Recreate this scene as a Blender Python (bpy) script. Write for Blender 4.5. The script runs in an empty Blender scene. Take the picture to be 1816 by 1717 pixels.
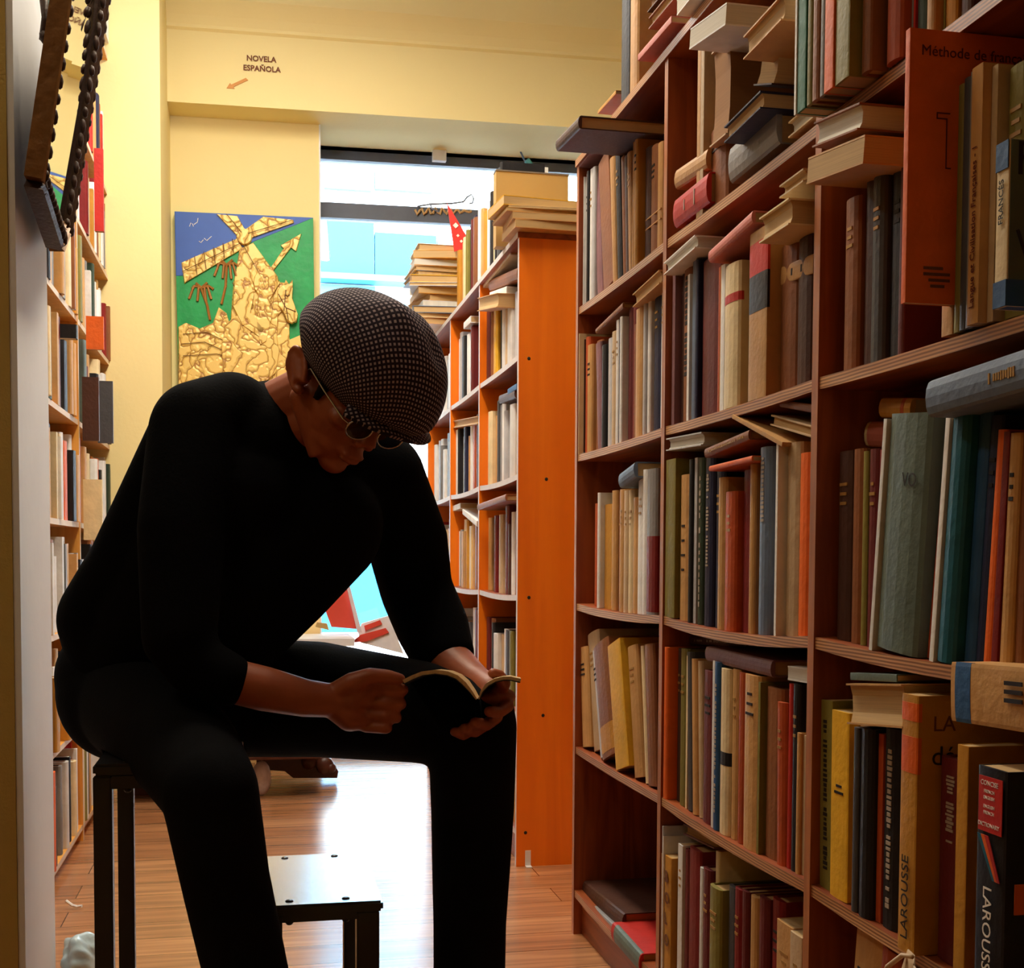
import bpy, bmesh, math, random
from mathutils import Vector, Matrix
random.seed(7)
SC = bpy.context.scene
COL = SC.collection

# ------------------------------------------------------------------ camera
F0, CX, CY = 2200.0, 908.0, 1096.0           # focal length and principal point for a 1816x1717 frame
EYE = Vector((0, 0, 0.86))
_Y = Vector((450-CX, -(990-CY), -F0)).normalized()
_Z = -Vector((680-CX, -(47590-CY), -F0)).normalized()
_Z = (_Z - _Y*_Z.dot(_Y)).normalized()
_X = _Y.cross(_Z)
MC = Matrix((_X, _Y, _Z))                     # camera vector -> world vector
cam_d = bpy.data.cameras.new('camera'); cam = bpy.data.objects.new('camera', cam_d); COL.objects.link(cam)
cam.matrix_world = Matrix.Translation(EYE) @ MC.to_4x4()
cam_d.sensor_width = 36; cam_d.lens = F0/1816*36; cam_d.shift_y = (CY-858.5)/1816
cam_d.clip_start = 0.05
SC.camera = cam
SC.view_settings.view_transform = 'Standard'; SC.view_settings.look = 'None'
SC.view_settings.exposure = 0.0; SC.view_settings.gamma = 1.0; SC.view_settings.use_curve_mapping = False
SC.cycles.use_denoising = True
SC.cycles.max_bounces = 8; SC.cycles.diffuse_bounces = 4; SC.cycles.sample_clamp_indirect = 4.0
SC.cycles.caustics_reflective = False; SC.cycles.caustics_refractive = False

# ------------------------------------------------------------------ sky and lamps
wd = bpy.data.worlds.new('sky'); SC.world = wd; wd.use_nodes = True
bg = wd.node_tree.nodes['Background']; bg.inputs[0].default_value = (0.72, 0.88, 1.0, 1); bg.inputs[1].default_value = 30.0

def area(name, loc, rot, sx, sy, power, color):
    l = bpy.data.lights.new(name, 'AREA'); l.shape = 'RECTANGLE'; l.size = sx; l.size_y = sy
    l.energy = power; l.color = color
    o = bpy.data.objects.new(name, l); o.location = loc; o.rotation_euler = rot; COL.objects.link(o); return o
UNSEEN_LAMPS = [((0.15, 3.70, 3.08), 34, (1.0, .92, .76)), ((0.15, 2.6, 3.08), 36, (1.0, .84, .62)), ((-1.5, 1.3, 3.08), 12.0, (1.0, .84, .58))]  # unseen ceiling lights; the passage and near ones added to brighten panel and pier
for (p, w, c) in UNSEEN_LAMPS:
    area('unseen_ceiling_lamp', (p[0], p[1], p[2]-.05), (0, 0, 0), .25, 1.2, w, c)
PEND = (-0.25, 3.75, 2.80)  # pendant out of view, added to whiten the ceiling and beam
pl = bpy.data.lights.new('added_pendant_light', 'POINT'); pl.energy = 17; pl.color = (.93, .97, 1.0); pl.shadow_soft_size = .09
plo = bpy.data.objects.new('added_pendant_light', pl); plo.location = (PEND[0], PEND[1], PEND[2]-.16); COL.objects.link(plo)
# daylight entering at the shop window
ptl = area('window_portal', (.9, 5.62, 1.5), (math.radians(90), 0, math.pi), 1.6, 2.6, 1, (1, 1, 1))
ptl.data.cycles.is_portal = True

# ------------------------------------------------------------------ projection helpers (pixels of the photo -> points on real planes)
def wv(x, y, z): return MC @ Vector((x, y, z))
def P(px, py, F): return EYE + wv((px-CX)/F0*F, -(py-CY)/F0*F, -F)
def yat(px, X, z):
    n = wv(F0, 0, px-CX); return (-n.x*X - n.z*(z-EYE.z))/n.y
def zat(py, X, y):
    n = wv(0, F0, -(py-CY)); return EYE.z + (-n.x*X - n.y*y)/n.z
def yat2(py, X, z):
    n = wv(0, F0, -(py-CY)); return (-n.x*X - n.z*(z-EYE.z))/n.y
def rayplane(px, py, p0, n):
    d = wv(px-CX, -(py-CY), -F0); return EYE + d*((p0-EYE).dot(n)/d.dot(n))

# ------------------------------------------------------------------ materials
MATS = {}
def srgb(r, g, b):
    f = lambda c: (c/12.92 if c <= .04045 else ((c+.055)/1.055)**2.4)
    return (f(r/255), f(g/255), f(b/255))
def mat(name, col, rough=.6, spec=.4, metal=0., noise=.12, nscale=30, bump=.0, bscale=120, vary=0.):
    if name in MATS: return MATS[name]
    m = bpy.data.materials.new(name); m.use_nodes = True; nt = m.node_tree; b = nt.nodes['Principled BSDF']
    b.inputs['Roughness'].default_value = rough; b.inputs['Metallic'].default_value = metal
    b.inputs['Specular IOR Level'].default_value = spec
    tc = nt.nodes.new('ShaderNodeTexCoord'); nz = nt.nodes.new('ShaderNodeTexNoise')
    nz.inputs['Scale'].default_value = nscale; nz.inputs['Detail'].default_value = 5
    nt.links.new(tc.outputs['Object'], nz.inputs['Vector'])
    mx = nt.nodes.new('ShaderNodeMix'); mx.data_type = 'RGBA'
    mx.inputs[6].default_value = (*[c*(1-noise) for c in col], 1)
    mx.inputs[7].default_value = (*[min(1, c*(1+noise)) for c in col], 1)
    nt.links.new(nz.outputs['Fac'], mx.inputs[0])
    out = mx.outputs[2]
    if vary:
        oi = nt.nodes.new('ShaderNodeObjectInfo'); hs = nt.nodes.new('ShaderNodeHueSaturation')
        mr = nt.nodes.new('ShaderNodeMapRange'); mr.inputs[3].default_value = 1-vary; mr.inputs[4].default_value = 1+vary
        nt.links.new(oi.outputs['Random'], mr.inputs[0]); nt.links.new(mr.outputs[0], hs.inputs['Value'])
        nt.links.new(out, hs.inputs['Color']); out = hs.outputs[0]
    nt.links.new(out, b.inputs['Base Color'])
    if bump:
        n2 = nt.nodes.new('ShaderNodeTexNoise'); n2.inputs['Scale'].default_value = bscale; n2.inputs['Detail'].default_value = 4
        nt.links.new(tc.outputs['Object'], n2.inputs['Vector'])
        bp = nt.nodes.new('ShaderNodeBump'); bp.inputs['Strength'].default_value = bump; bp.inputs['Distance'].default_value = .004
        nt.links.new(n2.outputs['Fac'], bp.inputs['Height']); nt.links.new(bp.outputs[0], b.inputs['Normal'])
    MATS[name] = m; return m

def wood(name, c1, c2, axis='Z', rough=.45, ply=False, scale=9):
    if name in MATS: return MATS[name]
    m = bpy.data.materials.new(name); m.use_nodes = True; nt = m.node_tree; b = nt.nodes['Principled BSDF']
    b.inputs['Roughness'].default_value = rough
    tc = nt.nodes.new('ShaderNodeTexCoord'); mp = nt.nodes.new('ShaderNodeMapping')
    s = {'X': (.08, 1, 1), 'Y': (1, .08, 1), 'Z': (1, 1, .08)}[axis]
    mp.inputs['Scale'].default_value = [v*scale for v in s]
    nt.links.new(tc.outputs['Object'], mp.inputs[0])
    nz = nt.nodes.new('ShaderNodeTexNoise'); nz.inputs['Scale'].default_value = 3.5; nz.inputs['Detail'].default_value = 8; nz.inputs['Distortion'].default_value = 1.2
    nt.links.new(mp.outputs[0], nz.inputs['Vector'])
    cr = nt.nodes.new('ShaderNodeValToRGB'); cr.color_ramp.elements[0].position = .35; cr.color_ramp.elements[1].position = .65
    cr.color_ramp.elements[0].color = (*c1, 1); cr.color_ramp.elements[1].color = (*c2, 1)
    nt.links.new(nz.outputs['Fac'], cr.inputs[0])
    out = cr.outputs[0]
    if ply:
        wvx = nt.nodes.new('ShaderNodeTexWave'); wvx.bands_direction = 'Z'; wvx.inputs['Scale'].default_value = 75
        wvx.inputs['Distortion'].default_value = 2.0; wvx.inputs['Detail Scale'].default_value = .6
        mp2 = nt.nodes.new('ShaderNodeMapping'); mp2.inputs['Scale'].default_value = (1, .25, 1)
        nt.links.new(tc.outputs['Object'], mp2.inputs[0]); nt.links.new(mp2.outputs[0], wvx.inputs['Vector'])
        mx = nt.nodes.new('ShaderNodeMix'); mx.data_type = 'RGBA'; mx.blend_type = 'MULTIPLY'
        mx.inputs[7].default_value = (.32, .22, .16, 1)
        nt.links.new(wvx.outputs['Fac'], mx.inputs[0]); nt.links.new(out, mx.inputs[6]); out = mx.outputs[2]
    nt.links.new(out, b.inputs['Base Color'])
    bp = nt.nodes.new('ShaderNodeBump'); bp.inputs['Strength'].default_value = .15; bp.inputs['Distance'].default_value = .003
    nt.links.new(nz.outputs['Fac'], bp.inputs['Height']); nt.links.new(bp.outputs[0], b.inputs['Normal'])
    MATS[name] = m; return m

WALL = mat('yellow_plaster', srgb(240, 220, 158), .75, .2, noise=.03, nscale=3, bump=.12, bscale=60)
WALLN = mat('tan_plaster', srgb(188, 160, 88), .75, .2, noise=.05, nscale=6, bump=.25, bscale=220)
WHITE = mat('white_paint', srgb(232, 232, 234), .6, .3, noise=.04, nscale=8, bump=.2, bscale=30)
CEIL = mat('white_ceiling', srgb(238, 240, 245), .8, .2, noise=.02)
SHELF = wood('stained_plywood', srgb(120, 52, 20), srgb(160, 80, 32), 'Y')
UPR = wood('stained_upright', srgb(130, 56, 22), srgb(168, 84, 34), 'Z')
UPE = wood('upright_edge', srgb(150, 86, 44), srgb(186, 112, 62), 'Z', .45)
PLY = wood('plywood_edge', srgb(190, 130, 80), srgb(222, 168, 118), 'Y', .4, ply=True)
BACK = wood('dark_back_board', srgb(84, 34, 18), srgb(100, 42, 22), 'Z', .6)
ORANGE = wood('orange_varnished_wood', srgb(232, 112, 10), srgb(244, 126, 16), 'Z', .35, scale=4)
PINE = wood('golden_pine', srgb(214, 146, 56), srgb(232, 166, 74), 'Z', .5)
BLACKM = mat('black_powder_coat', srgb(16, 16, 18), .35, .5, noise=.1)
PAGES = {}
def pages_mat(tone=0):
    k = ['aged_pages', 'white_pages', 'brown_pages'][tone]
    if k in MATS: return MATS[k]
    c = [srgb(205, 170, 118), srgb(225, 220, 208), srgb(160, 112, 62)][tone]
    m = bpy.data.materials.new(k); m.use_nodes = True; nt = m.node_tree; b = nt.nodes['Principled BSDF']; b.inputs['Roughness'].default_value = .85
    tc = nt.nodes.new('ShaderNodeTexCoord'); mp = nt.nodes.new('ShaderNodeMapping'); mp.inputs['Scale'].default_value = (6, 900, 6)
    nt.links.new(tc.outputs['Object'], mp.inputs[0])
    nz = nt.nodes.new('ShaderNodeTexNoise'); nz.inputs['Scale'].default_value = 1; nz.inputs['Detail'].default_value = 3
    nt.links.new(mp.outputs[0], nz.inputs['Vector'])
    mx = nt.nodes.new('ShaderNodeMix'); mx.data_type = 'RGBA'
    mx.inputs[6].default_value = (*[v*.6 for v in c], 1); mx.inputs[7].default_value = (*[min(1, v*1.15) for v in c], 1)
    nt.links.new(nz.outputs['Fac'], mx.inputs[0]); nt.links.new(mx.outputs[2], b.inputs['Base Color'])
    MATS[k] = m; return m

BC = {  # cover colours
 'white': (232, 230, 228), 'pale grey': (190, 190, 194), 'grey': (132, 130, 130), 'dark grey': (70, 70, 74), 'black': (24, 22, 26),
 'cream': (226, 204, 160), 'tan': (198, 150, 92), 'beige': (196, 168, 132), 'ochre': (196, 138, 48), 'yellow': (226, 172, 40),
 'orange': (222, 98, 28), 'rust': (176, 74, 32), 'red': (184, 36, 28), 'maroon': (98, 26, 28), 'dark red': (120, 18, 20),
 'brown': (136, 82, 46), 'dark brown': (74, 42, 30), 'mauve': (136, 96, 102), 'pink': (206, 120, 110), 'navy': (26, 30, 62),
 'blue': (40, 84, 132), 'slate blue': (100, 116, 140), 'teal': (22, 92, 110), 'green': (30, 104, 70), 'olive': (128, 118, 52), 'dark green': (44, 60, 44), 'sea green': (96, 112, 104)}
def cover_mat(c): return mat(c.replace(' ', '_')+'_cover', srgb(*BC[c]), .55, .35, noise=.28, nscale=22, bump=.25, bscale=90, vary=.12)

# ------------------------------------------------------------------ mesh helpers
def link(name, bm, mats, parent=None, smooth=False, loc=None):
    me = bpy.data.meshes.new(name)
    bmesh.ops.recalc_face_normals(bm, faces=bm.faces[:])
    bm.to_mesh(me); bm.free()
    for m in (mats if isinstance(mats, (list, tuple)) else [mats]): me.materials.append(m)
    if smooth:
        for p in me.polygons: p.use_smooth = True
    o = bpy.data.objects.new(name, me); COL.objects.link(o)
    if parent: o.parent = parent
    if loc is not None: o.location = loc
    return o
def bx(bm, x0, x1, y0, y1, z0, z1, mi=0, fn=None):
    vs = [Vector((x, y, z)) for z in (z0, z1) for x, y in ((x0, y0), (x1, y0), (x1, y1), (x0, y1))]
    if fn: vs = [fn(v) for v in vs]
    v = [bm.verts.new(p) for p in vs]
    for q in ((0, 3, 2, 1), (4, 5, 6, 7), (0, 1, 5, 4), (1, 2, 6, 5), (2, 3, 7, 6), (3, 0, 4, 7)):
        f = bm.faces.new([v[i] for i in q]); f.material_index = mi
def prism(bm, pts, z0, z1, fn=None, mi=0):
    fn = fn or (lambda x, y, z: Vector((x, y, z)))
    a = [bm.verts.new(fn(x, y, z0)) for x, y in pts]; b = [bm.verts.new(fn(x, y, z1)) for x, y in pts]
    n = len(pts)
    for i in range(n):
        f = bm.faces.new((a[i], a[(i+1) % n], b[(i+1) % n], b[i])); f.material_index = mi
    f = bm.faces.new(a[::-1]); f.material_index = mi
    f = bm.faces.new(b); f.material_index = mi
def tube(bm, pts, r, n=8, caps=True, mi=0):
    pts = [Vector(p) for p in pts]; rings = []
    rr = r if isinstance(r, (list, tuple)) else [r]*len(pts)
    prev = None
    for i, p in enumerate(pts):
        d = (pts[min(i+1, len(pts)-1)] - pts[max(i-1, 0)]).normalized()
        if prev is None:
            u = d.orthogonal().normalized()
        else:
            u = (prev - d*prev.dot(d)).normalized()
        prev = u; w = d.cross(u)
        rings.append([bm.verts.new(p + (u*math.cos(a)+w*math.sin(a))*rr[i]) for a in [2*math.pi*k/n for k in range(n)]])
    for a, b in zip(rings, rings[1:]):
        for k in range(n):
            f = bm.faces.new((a[k], a[(k+1) % n], b[(k+1) % n], b[k])); f.material_index = mi
    if caps:
        bm.faces.new(rings[0][::-1]).material_index = mi; bm.faces.new(rings[-1]).material_index = mi
def ball(bm, c, r, M=None, seg=20, mi=0):
    r = Vector(r) if isinstance(r, (tuple, list)) else Vector((r, r, r))
    T = Matrix.Translation(c) @ (M.to_4x4() if M else Matrix.Identity(4)) @ Matrix.Diagonal((*r, 1))
    g = bmesh.ops.create_uvsphere(bm, u_segments=seg, v_segments=seg//2, radius=1, matrix=T)
    for v in g['verts']:
        for f in v.link_faces: f.material_index = mi
def tag(o, label, cat, group=None, kind=None):
    o['label'] = label; o['category'] = cat
    if group: o['group'] = group
    if kind: o['kind'] = kind
    return o
def struct(o): o['kind'] = 'structure'; return o
def empty(name, loc=(0, 0, 0), rz=0):
    o = bpy.data.objects.new(name, None); COL.objects.link(o); o.location = loc; o.rotation_euler = (0, 0, rz); o.empty_display_size = .1; return o
def text_mesh(name, s, size, m, parent, M, align='LEFT', bold=0., extrude=.0002):
    cu = bpy.data.curves.new(name, 'FONT'); cu.body = s; cu.size = size; cu.align_x = align; cu.extrude = extrude; cu.offset = bold
    cu.resolution_u = 3
    tmp = bpy.data.objects.new('tmp', cu); me = bpy.data.meshes.new_from_object(tmp)
    bpy.data.objects.remove(tmp); bpy.data.curves.remove(cu)
    me.materials.clear(); me.materials.append(m); me.name = name
    o = bpy.data.objects.new(name, me); COL.objects.link(o)
    if parent: o.parent = parent
    o.matrix_local = M; return o
def frame_m(origin, xdir, ydir):
    x = Vector(xdir).normalized(); y = Vector(ydir).normalized(); z = x.cross(y)
    return Matrix.Translation(origin) @ Matrix((x, y, z)).transposed().to_4x4()
INK = mat('black_ink', srgb(28, 18, 16), .7, noise=.05)
REDINK = mat('dark_red_ink', srgb(96, 14, 12), .7, noise=.05)
BROWNINK = mat('brown_ink', srgb(112, 60, 34), .7, noise=.1)
WHITEINK = mat('white_ink', srgb(236, 230, 222), .6, noise=.05)
GILT = mat('gilt_lettering', srgb(170, 128, 66), .4, metal=.3, noise=.3)
PALEINK = mat('faded_pale_ink', srgb(168, 154, 140), .6, noise=.3)

# ------------------------------------------------------------------ setting
# far wall frame: it runs across the aisle, a little off square
Y0 = 5.15
def fwv(v): return Vector((v.x, Y0 + v.y - .038*(v.x+.32), v.z))
WN = Vector((.038, 1, 0)).normalized()
def onwall(px, py, dy):
    p = rayplane(px, py, Vector((-.32, Y0+dy, 0)), WN); return p.x, p.z
FLOORM = bpy.data.materials.new('laminate_floor'); FLOORM.use_nodes = True
def _floor():
    nt = FLOORM.node_tree; b = nt.nodes['Principled BSDF']
    tc = nt.nodes.new('ShaderNodeTexCoord')
    br = nt.nodes.new('ShaderNodeTexBrick'); br.inputs['Scale'].default_value = 1; br.offset = .37
    br.inputs['Brick Width'].default_value = 1.2; br.inputs['Row Height'].default_value = .125; br.inputs['Mortar Size'].default_value = .0012
    br.inputs['Color1'].default_value = (*srgb(188, 134, 92), 1); br.inputs['Color2'].default_value = (*srgb(164, 110, 72), 1); br.inputs['Mortar'].default_value = (*srgb(70, 40, 24), 1)
    nt.links.new(tc.outputs['Object'], br.inputs['Vector'])
    mp = nt.nodes.new('ShaderNodeMapping'); mp.inputs['Scale'].default_value = (1.2, 22, 1); nt.links.new(tc.outputs['Object'], mp.inputs[0])
    nz = nt.nodes.new('ShaderNodeTexNoise'); nz.inputs['Scale'].default_value = 2; nz.inputs['Detail'].default_value = 8; nz.inputs['Distortion'].default_value = .6
    nt.links.new(mp.outputs[0], nz.inputs['Vector'])
    cr = nt.nodes.new('ShaderNodeValToRGB'); cr.color_ramp.elements[0].color = (.45, .42, .4, 1); cr.color_ramp.elements[1].color = (1.15, 1.1, 1.05, 1)
    cr.color_ramp.elements[0].position = .3; cr.color_ramp.elements[1].position = .7
    nt.links.new(nz.outputs['Fac'], cr.inputs[0])
    mx = nt.nodes.new('ShaderNodeMix'); mx.data_type = 'RGBA'; mx.blend_type = 'MULTIPLY'; mx.inputs[0].default_value = .8
    nt.links.new(br.outputs['Color'], mx.inputs[6]); nt.links.new(cr.outputs[0], mx.inputs[7]); nt.links.new(mx.outputs[2], b.inputs['Base Color'])
    b.inputs['Roughness'].default_value = .22; b.inputs['Specular IOR Level'].default_value = .8
    bp = nt.nodes.new('ShaderNodeBump'); bp.inputs['Strength'].default_value = .12; bp.inputs['Distance'].default_value = .002
    nt.links.new(nz.outputs['Fac'], bp.inputs['Height']); nt.links.new(bp.outputs[0], b.inputs['Normal'])
_floor()
bm = bmesh.new(); bx(bm, -2.6, 2.6, -2.6, 6.2, -.06, 0); struct(link('floor', bm, FLOORM))
bm = bmesh.new(); bx(bm, -2.6, 2.6, -2.6, 6.2, 3.26, 3.46); struct(link('ceiling', bm, CEIL))
bm = bmesh.new(); bx(bm, -2.7, -2.6, -2.6, 6.2, 0, 3.46); struct(link('wall_left', bm, WALLN))
bm = bmesh.new(); bx(bm, 2.6, 2.7, -2.6, 6.2, 0, 3.46); struct(link('wall_right', bm, WALLN))
bm = bmesh.new(); bx(bm, -2.7, 2.7, -2.7, -2.6, 0, 3.46); struct(link('wall_near', bm, WALLN))
# partition pier on the left: tan face to the camera, white return along the aisle
PX = -.395; PY0, PY1 = 2.27, 2.60
bm = bmesh.new(); bx(bm, -2.6, PX-.012, PY0, PY1-.002, 0, 3.36); struct(link('wall_pier', bm, WALLN))
bm = bmesh.new(); bx(bm, PX-.0115, PX, PY0+.002, PY1, .0, 3.36); struct(link('trim_1', bm, WHITE))
# side wall behind the tall left bookcase
bm = bmesh.new(); bx(bm, -.97, -.80, PY1, 5.6, 0, 3.36); struct(link('wall_bookcase_side', bm, WALL))
# bulkhead over the tall left bookcase
bm = bmesh.new(); bx(bm, -.80, -.50, PY1, 4.74, 2.70, 3.36); struct(link('wall_bulkhead', bm, WHITE))
# yellow column
xc0, xc1 = -.80, onwall(300, 600, 0)[0]
bm = bmesh.new(); bx(bm, xc0, xc1, 4.75, 5.6, 0, 3.36); struct(link('wall_column', bm, WALL))
# beam across
zb = onwall(300, 180, 0)[1]
bm = bmesh.new(); bx(bm, xc1, 2.6, 0, .62, zb, 3.36, fn=fwv); struct(link('wall_beam', bm, WALL))
# cornice on the beam
zc = onwall(300, 42, 0)[1]
bm = bmesh.new()
prof = [(-.0, zc-.02), (-.012, zc-.012), (-.012, zc), (-.03, zc+.03), (-.07, zc+.08), (-.10, 3.262), (0, 3.262)]
a = [bm.verts.new(fwv(Vector((xc1, y, z)))) for y, z in prof]; b2 = [bm.verts.new(fwv(Vector((2.6, y, z)))) for y, z in prof]
for i in range(len(prof)):
    j = (i+1) % len(prof); bm.faces.new((a[i], b2[i], b2[j], a[j]))
bm.faces.new(a[::-1]); bm.faces.new(b2)
struct(link('trim_2', bm, WALL))
# wall with the painting and the window wall
xw0 = onwall(566, 400, .16)[0]
bm = bmesh.new(); bx(bm, xc1, xw0, .16, .62, 0, zb, fn=fwv); struct(link('wall_painting', bm, WALL))
WD = .44                                              # depth of window plane
xg0 = xw0; xg1 = 2.3
zt = onwall(700, 262, WD)[1]
bm = bmesh.new(); bx(bm, xw0, 2.6, WD-.02, .62, zt, zb, fn=fwv); struct(link('wall_lintel', bm, WHITE))
bm = bmesh.new(); bx(bm, xg1, 2.6, WD-.02, .62, 0, zt, fn=fwv); struct(link('wall_window_side', bm, WALL))
bm = bmesh.new(); bx(bm, xw0, xg1, WD-.02, .62, 0, .04, fn=fwv); struct(link('wall_sill', bm, WHITE))
# thin white jamb on the painting wall's edge
bm = bmesh.new(); bx(bm, xw0, xw0+.006, .155, .60, 0, zb, fn=fwv); struct(link('trim_3', bm, WHITE))

GLASS = bpy.data.materials.new('window_glass'); GLASS.use_nodes = True
def _glass(m, tint=(1, 1, 1, 1)):
    nt = m.node_tree; nt.nodes.clear(); o = nt.nodes.new('ShaderNodeOutputMaterial')
    t = nt.nodes.new('ShaderNodeBsdfTransparent'); t.inputs[0].default_value = tint
    g = nt.nodes.new('ShaderNodeBsdfGlossy'); g.inputs['Roughness'].default_value = .02
    fr = nt.nodes.new('ShaderNodeFresnel'); fr.inputs[0].default_value = 1.45; mx = nt.nodes.new('ShaderNodeMixShader')
    nt.links.new(fr.outputs[0], mx.inputs[0]); nt.links.new(t.outputs[0], mx.inputs[1]); nt.links.new(g.outputs[0], mx.inputs[2]); nt.links.new(mx.outputs[0], o.inputs[0])
_glass(GLASS)
FRAME = mat('grey_window_frame', srgb(96, 100, 112), .5, noise=.1)
z1a = onwall(700, 271, WD)[1]; z1b = onwall(700, 285, WD)[1]
z2a = onwall(700, 361, WD)[1]; z2b = onwall(700, 388, WD)[1]
bm = bmesh.new()
bx(bm, xg0+.006, xg1, WD+.03, WD+.09, z1b, z1a+.02, fn=fwv); bx(bm, xg0+.006, xg1, WD+.03, WD+.09, z2b, z2a, fn=fwv)
bx(bm, xg0+.006, xg1, WD+.03, WD+.09, .04, .10, fn=fwv); bx(bm, xg1-.05, xg1, WD+.03, WD+.09, .1, z1b, fn=fwv)
xm = 1.18; bx(bm, xm, xm+.05, WD+.03, WD+.09, .1, z1b, fn=fwv)
wf = struct(link('window_1', bm, FRAME))
bm = bmesh.new(); bx(bm, xg0+.01, xg1, WD+.055, WD+.06, .06, z1a, fn=fwv); link('window_pane', bm, GLASS, wf)

# street outside: pavement and the pale blue facade across the road
FAC = mat('pale_facade', srgb(244, 250, 252), .7, noise=.02)
CYAN = mat('cyan_shutter', srgb(18, 112, 150), .6, noise=.05, nscale=2)
PCYAN = mat('pale_cyan_glass', srgb(60, 140, 165), .35, noise=.04, nscale=2)
bm = bmesh.new(); bx(bm, -6, 9, 6.3, 10.2, -.2, -.12); tag(link('pavement', bm, mat('pavement_grey', srgb(190, 196, 205), .8)), 'pale pavement of the street seen through the shop window', 'pavement', kind='structure')
fb = empty('street_building', (1.5, 10.2, -.12)); tag(fb, 'pale blue building across the street behind the shop window', 'building')
def fpart(name, px0, px1, py0, py1, m, dep=.06, base=None):
    pa = rayplane(px0, py0, Vector((0, 10.2, 0)), Vector((0, 1, 0))); pb = rayplane(px1, py1, Vector((0, 10.2, 0)), Vector((0, 1, 0)))
    b = bmesh.new(); bx(b, pa.x-1.5, pb.x-1.5, -dep, .0, pb.z+.12, pa.z+.12); return link(name, b, m, fb)
bm = bmesh.new(); bx(bm, -7, 7, 0, .5, 0, 4.55); link('facade_wall', bm, FAC, fb)
fpart('shutter', 566, 662, 386, 500, CYAN); fpart('shutter', 664, 772, 415, 500, CYAN)
fpart('window_panel', 570, 658, 296, 342, PCYAN); fpart('window_panel', 664, 766, 300, 345, PCYAN)
fpart('shutter', 566, 664, 506, 700, PCYAN); fpart('shutter', 670, 720, 540, 700, PCYAN)
fpart('shutter', 560, 700, 960, 1120, CYAN); fpart('ledge', 560, 850, 502, 506, PCYAN, .2)
fpart('shutter', 775, 860, 420, 700, FAC)

# unseen ceiling lamps, two of them added: plain tube fittings above the frame
for (p, w, c) in UNSEEN_LAMPS:
    bm = bmesh.new(); bx(bm, -.06, .06, -.62, .62, -.02, .13)
    o = link('unseen_ceiling_light', bm, WHITE, loc=p)
    tag(o, 'unseen white batten light on the ceiling '+('by the shop window beam' if p[1] > 3 else 'added over the passage to light the orange panel' if p[1] > 2 else 'added at the near end to brighten the pier'), 'light')
    bm = bmesh.new(); bx(bm, -.05, .05, -.6, .6, -.035, -.021); link('diffuser', bm, mat('lamp_diffuser', (.9, .85, .7)), o)

b = bmesh.new(); tube(b, [(0, 0, .46), (0, 0, 0)], .006, 8)
pd = link('added_pendant', b, BLACKM, loc=PEND); tag(pd, 'unseen pendant light added near the window beam to whiten the ceiling', 'lamp')
b = bmesh.new(); tube(b, [(0, 0, .0), (0, 0, -.06)], .022, 12); link('lamp_socket', b, WHITE, pd)
# ------------------------------------------------------------------ bookcases
D = .715
ZS = [.103, .434, .761, 1.097, 1.425]; ZTOP = 1.755
ST = .0155
def sagz(t, s): return -s*(1-(2*t-1)**2)
def bookcase(name, X, ys, zs, ztop, depth, mats, label, sgn=1, sag=None, back=True, tb=.018, endmat=None):
    e = empty(name, (X, (ys[0]+ys[-1])/2, 0)); tag(e, label, 'bookcase')
    oy = (ys[0]+ys[-1])/2
    up, sh, ed, bk = mats
    for k, y in enumerate(ys):
        b = bmesh.new(); x0, x1 = sorted((0, sgn*depth)); bx(b, x0, x1, y-oy-tb/2, y-oy+tb/2, 0, ztop-.001 if 0 < k < len(ys)-1 else ztop-ST)
        for f in b.faces:
            if (f.calc_center_median().x - 0)*sgn < 1e-5: f.material_index = 1
        m0 = endmat if (endmat and k == 0) else up
        link('side_panel', b, [m0, UPE if ed is PLY else ed], e)
    rows = [(z, k) for k, z in enumerate(zs)]
    for i in range(len(ys)-1):
        ya, yb = ys[i]-oy+tb/2+.0005, ys[i+1]-oy-tb/2-.0005
        for z, k in rows:
            s = (sag or {}).get((i, k), .003); b = bmesh.new(); N = 12; pv = None
            for n in range(N+1):
                t = n/N; y = ya+(yb-ya)*t; dz = sagz(t, s)
                x0, x1 = sgn*.002, sgn*(depth-.012)
                q = [b.verts.new((x0, y, z-ST+dz)), b.verts.new((x1, y, z-ST+dz)), b.verts.new((x1, y, z+dz)), b.verts.new((x0, y, z+dz))]
                if pv:
                    for j in range(4):
                        f = b.faces.new((pv[j], pv[(j+1) % 4], q[(j+1) % 4], q[j])); f.material_index = 1 if j == 3 else 0
                else: b.faces.new(q[::-1])
                pv = q
            b.faces.new(pv); link('shelf_board', b, [sh, ed], e)
    b = bmesh.new(); x0, x1 = sorted((-sgn*.004, sgn*depth)); bx(b, x0, x1, ys[0]-oy-tb/2, ys[-1]-oy+tb/2, ztop-ST, ztop)
    for f in b.faces:
        if f.calc_center_median().x*sgn < 0: f.material_index = 1
    link('top_board', b, [sh, ed], e)
    if back:
        b = bmesh.new(); x0, x1 = sorted((sgn*(depth-.010), sgn*(depth-.001))); bx(b, x0, x1, ys[0]-oy, ys[-1]-oy, .02, ztop-ST-.001); link('back_panel', b, bk, e)
    b = bmesh.new(); x0, x1 = sorted((sgn*.02, sgn*.035)); bx(b, x0, x1, ys[0]-oy+tb/2+.001, ys[-1]-oy-tb/2-.001, 0, zs[0]-ST-.011); link('plinth', b, sh, e)
    return e
ux = [2025, 1440, 1173, 1020]
NY = [yat(p, D, .86) for p in ux]; NY[0] = NY[1]-(NY[2]-NY[1])
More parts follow.
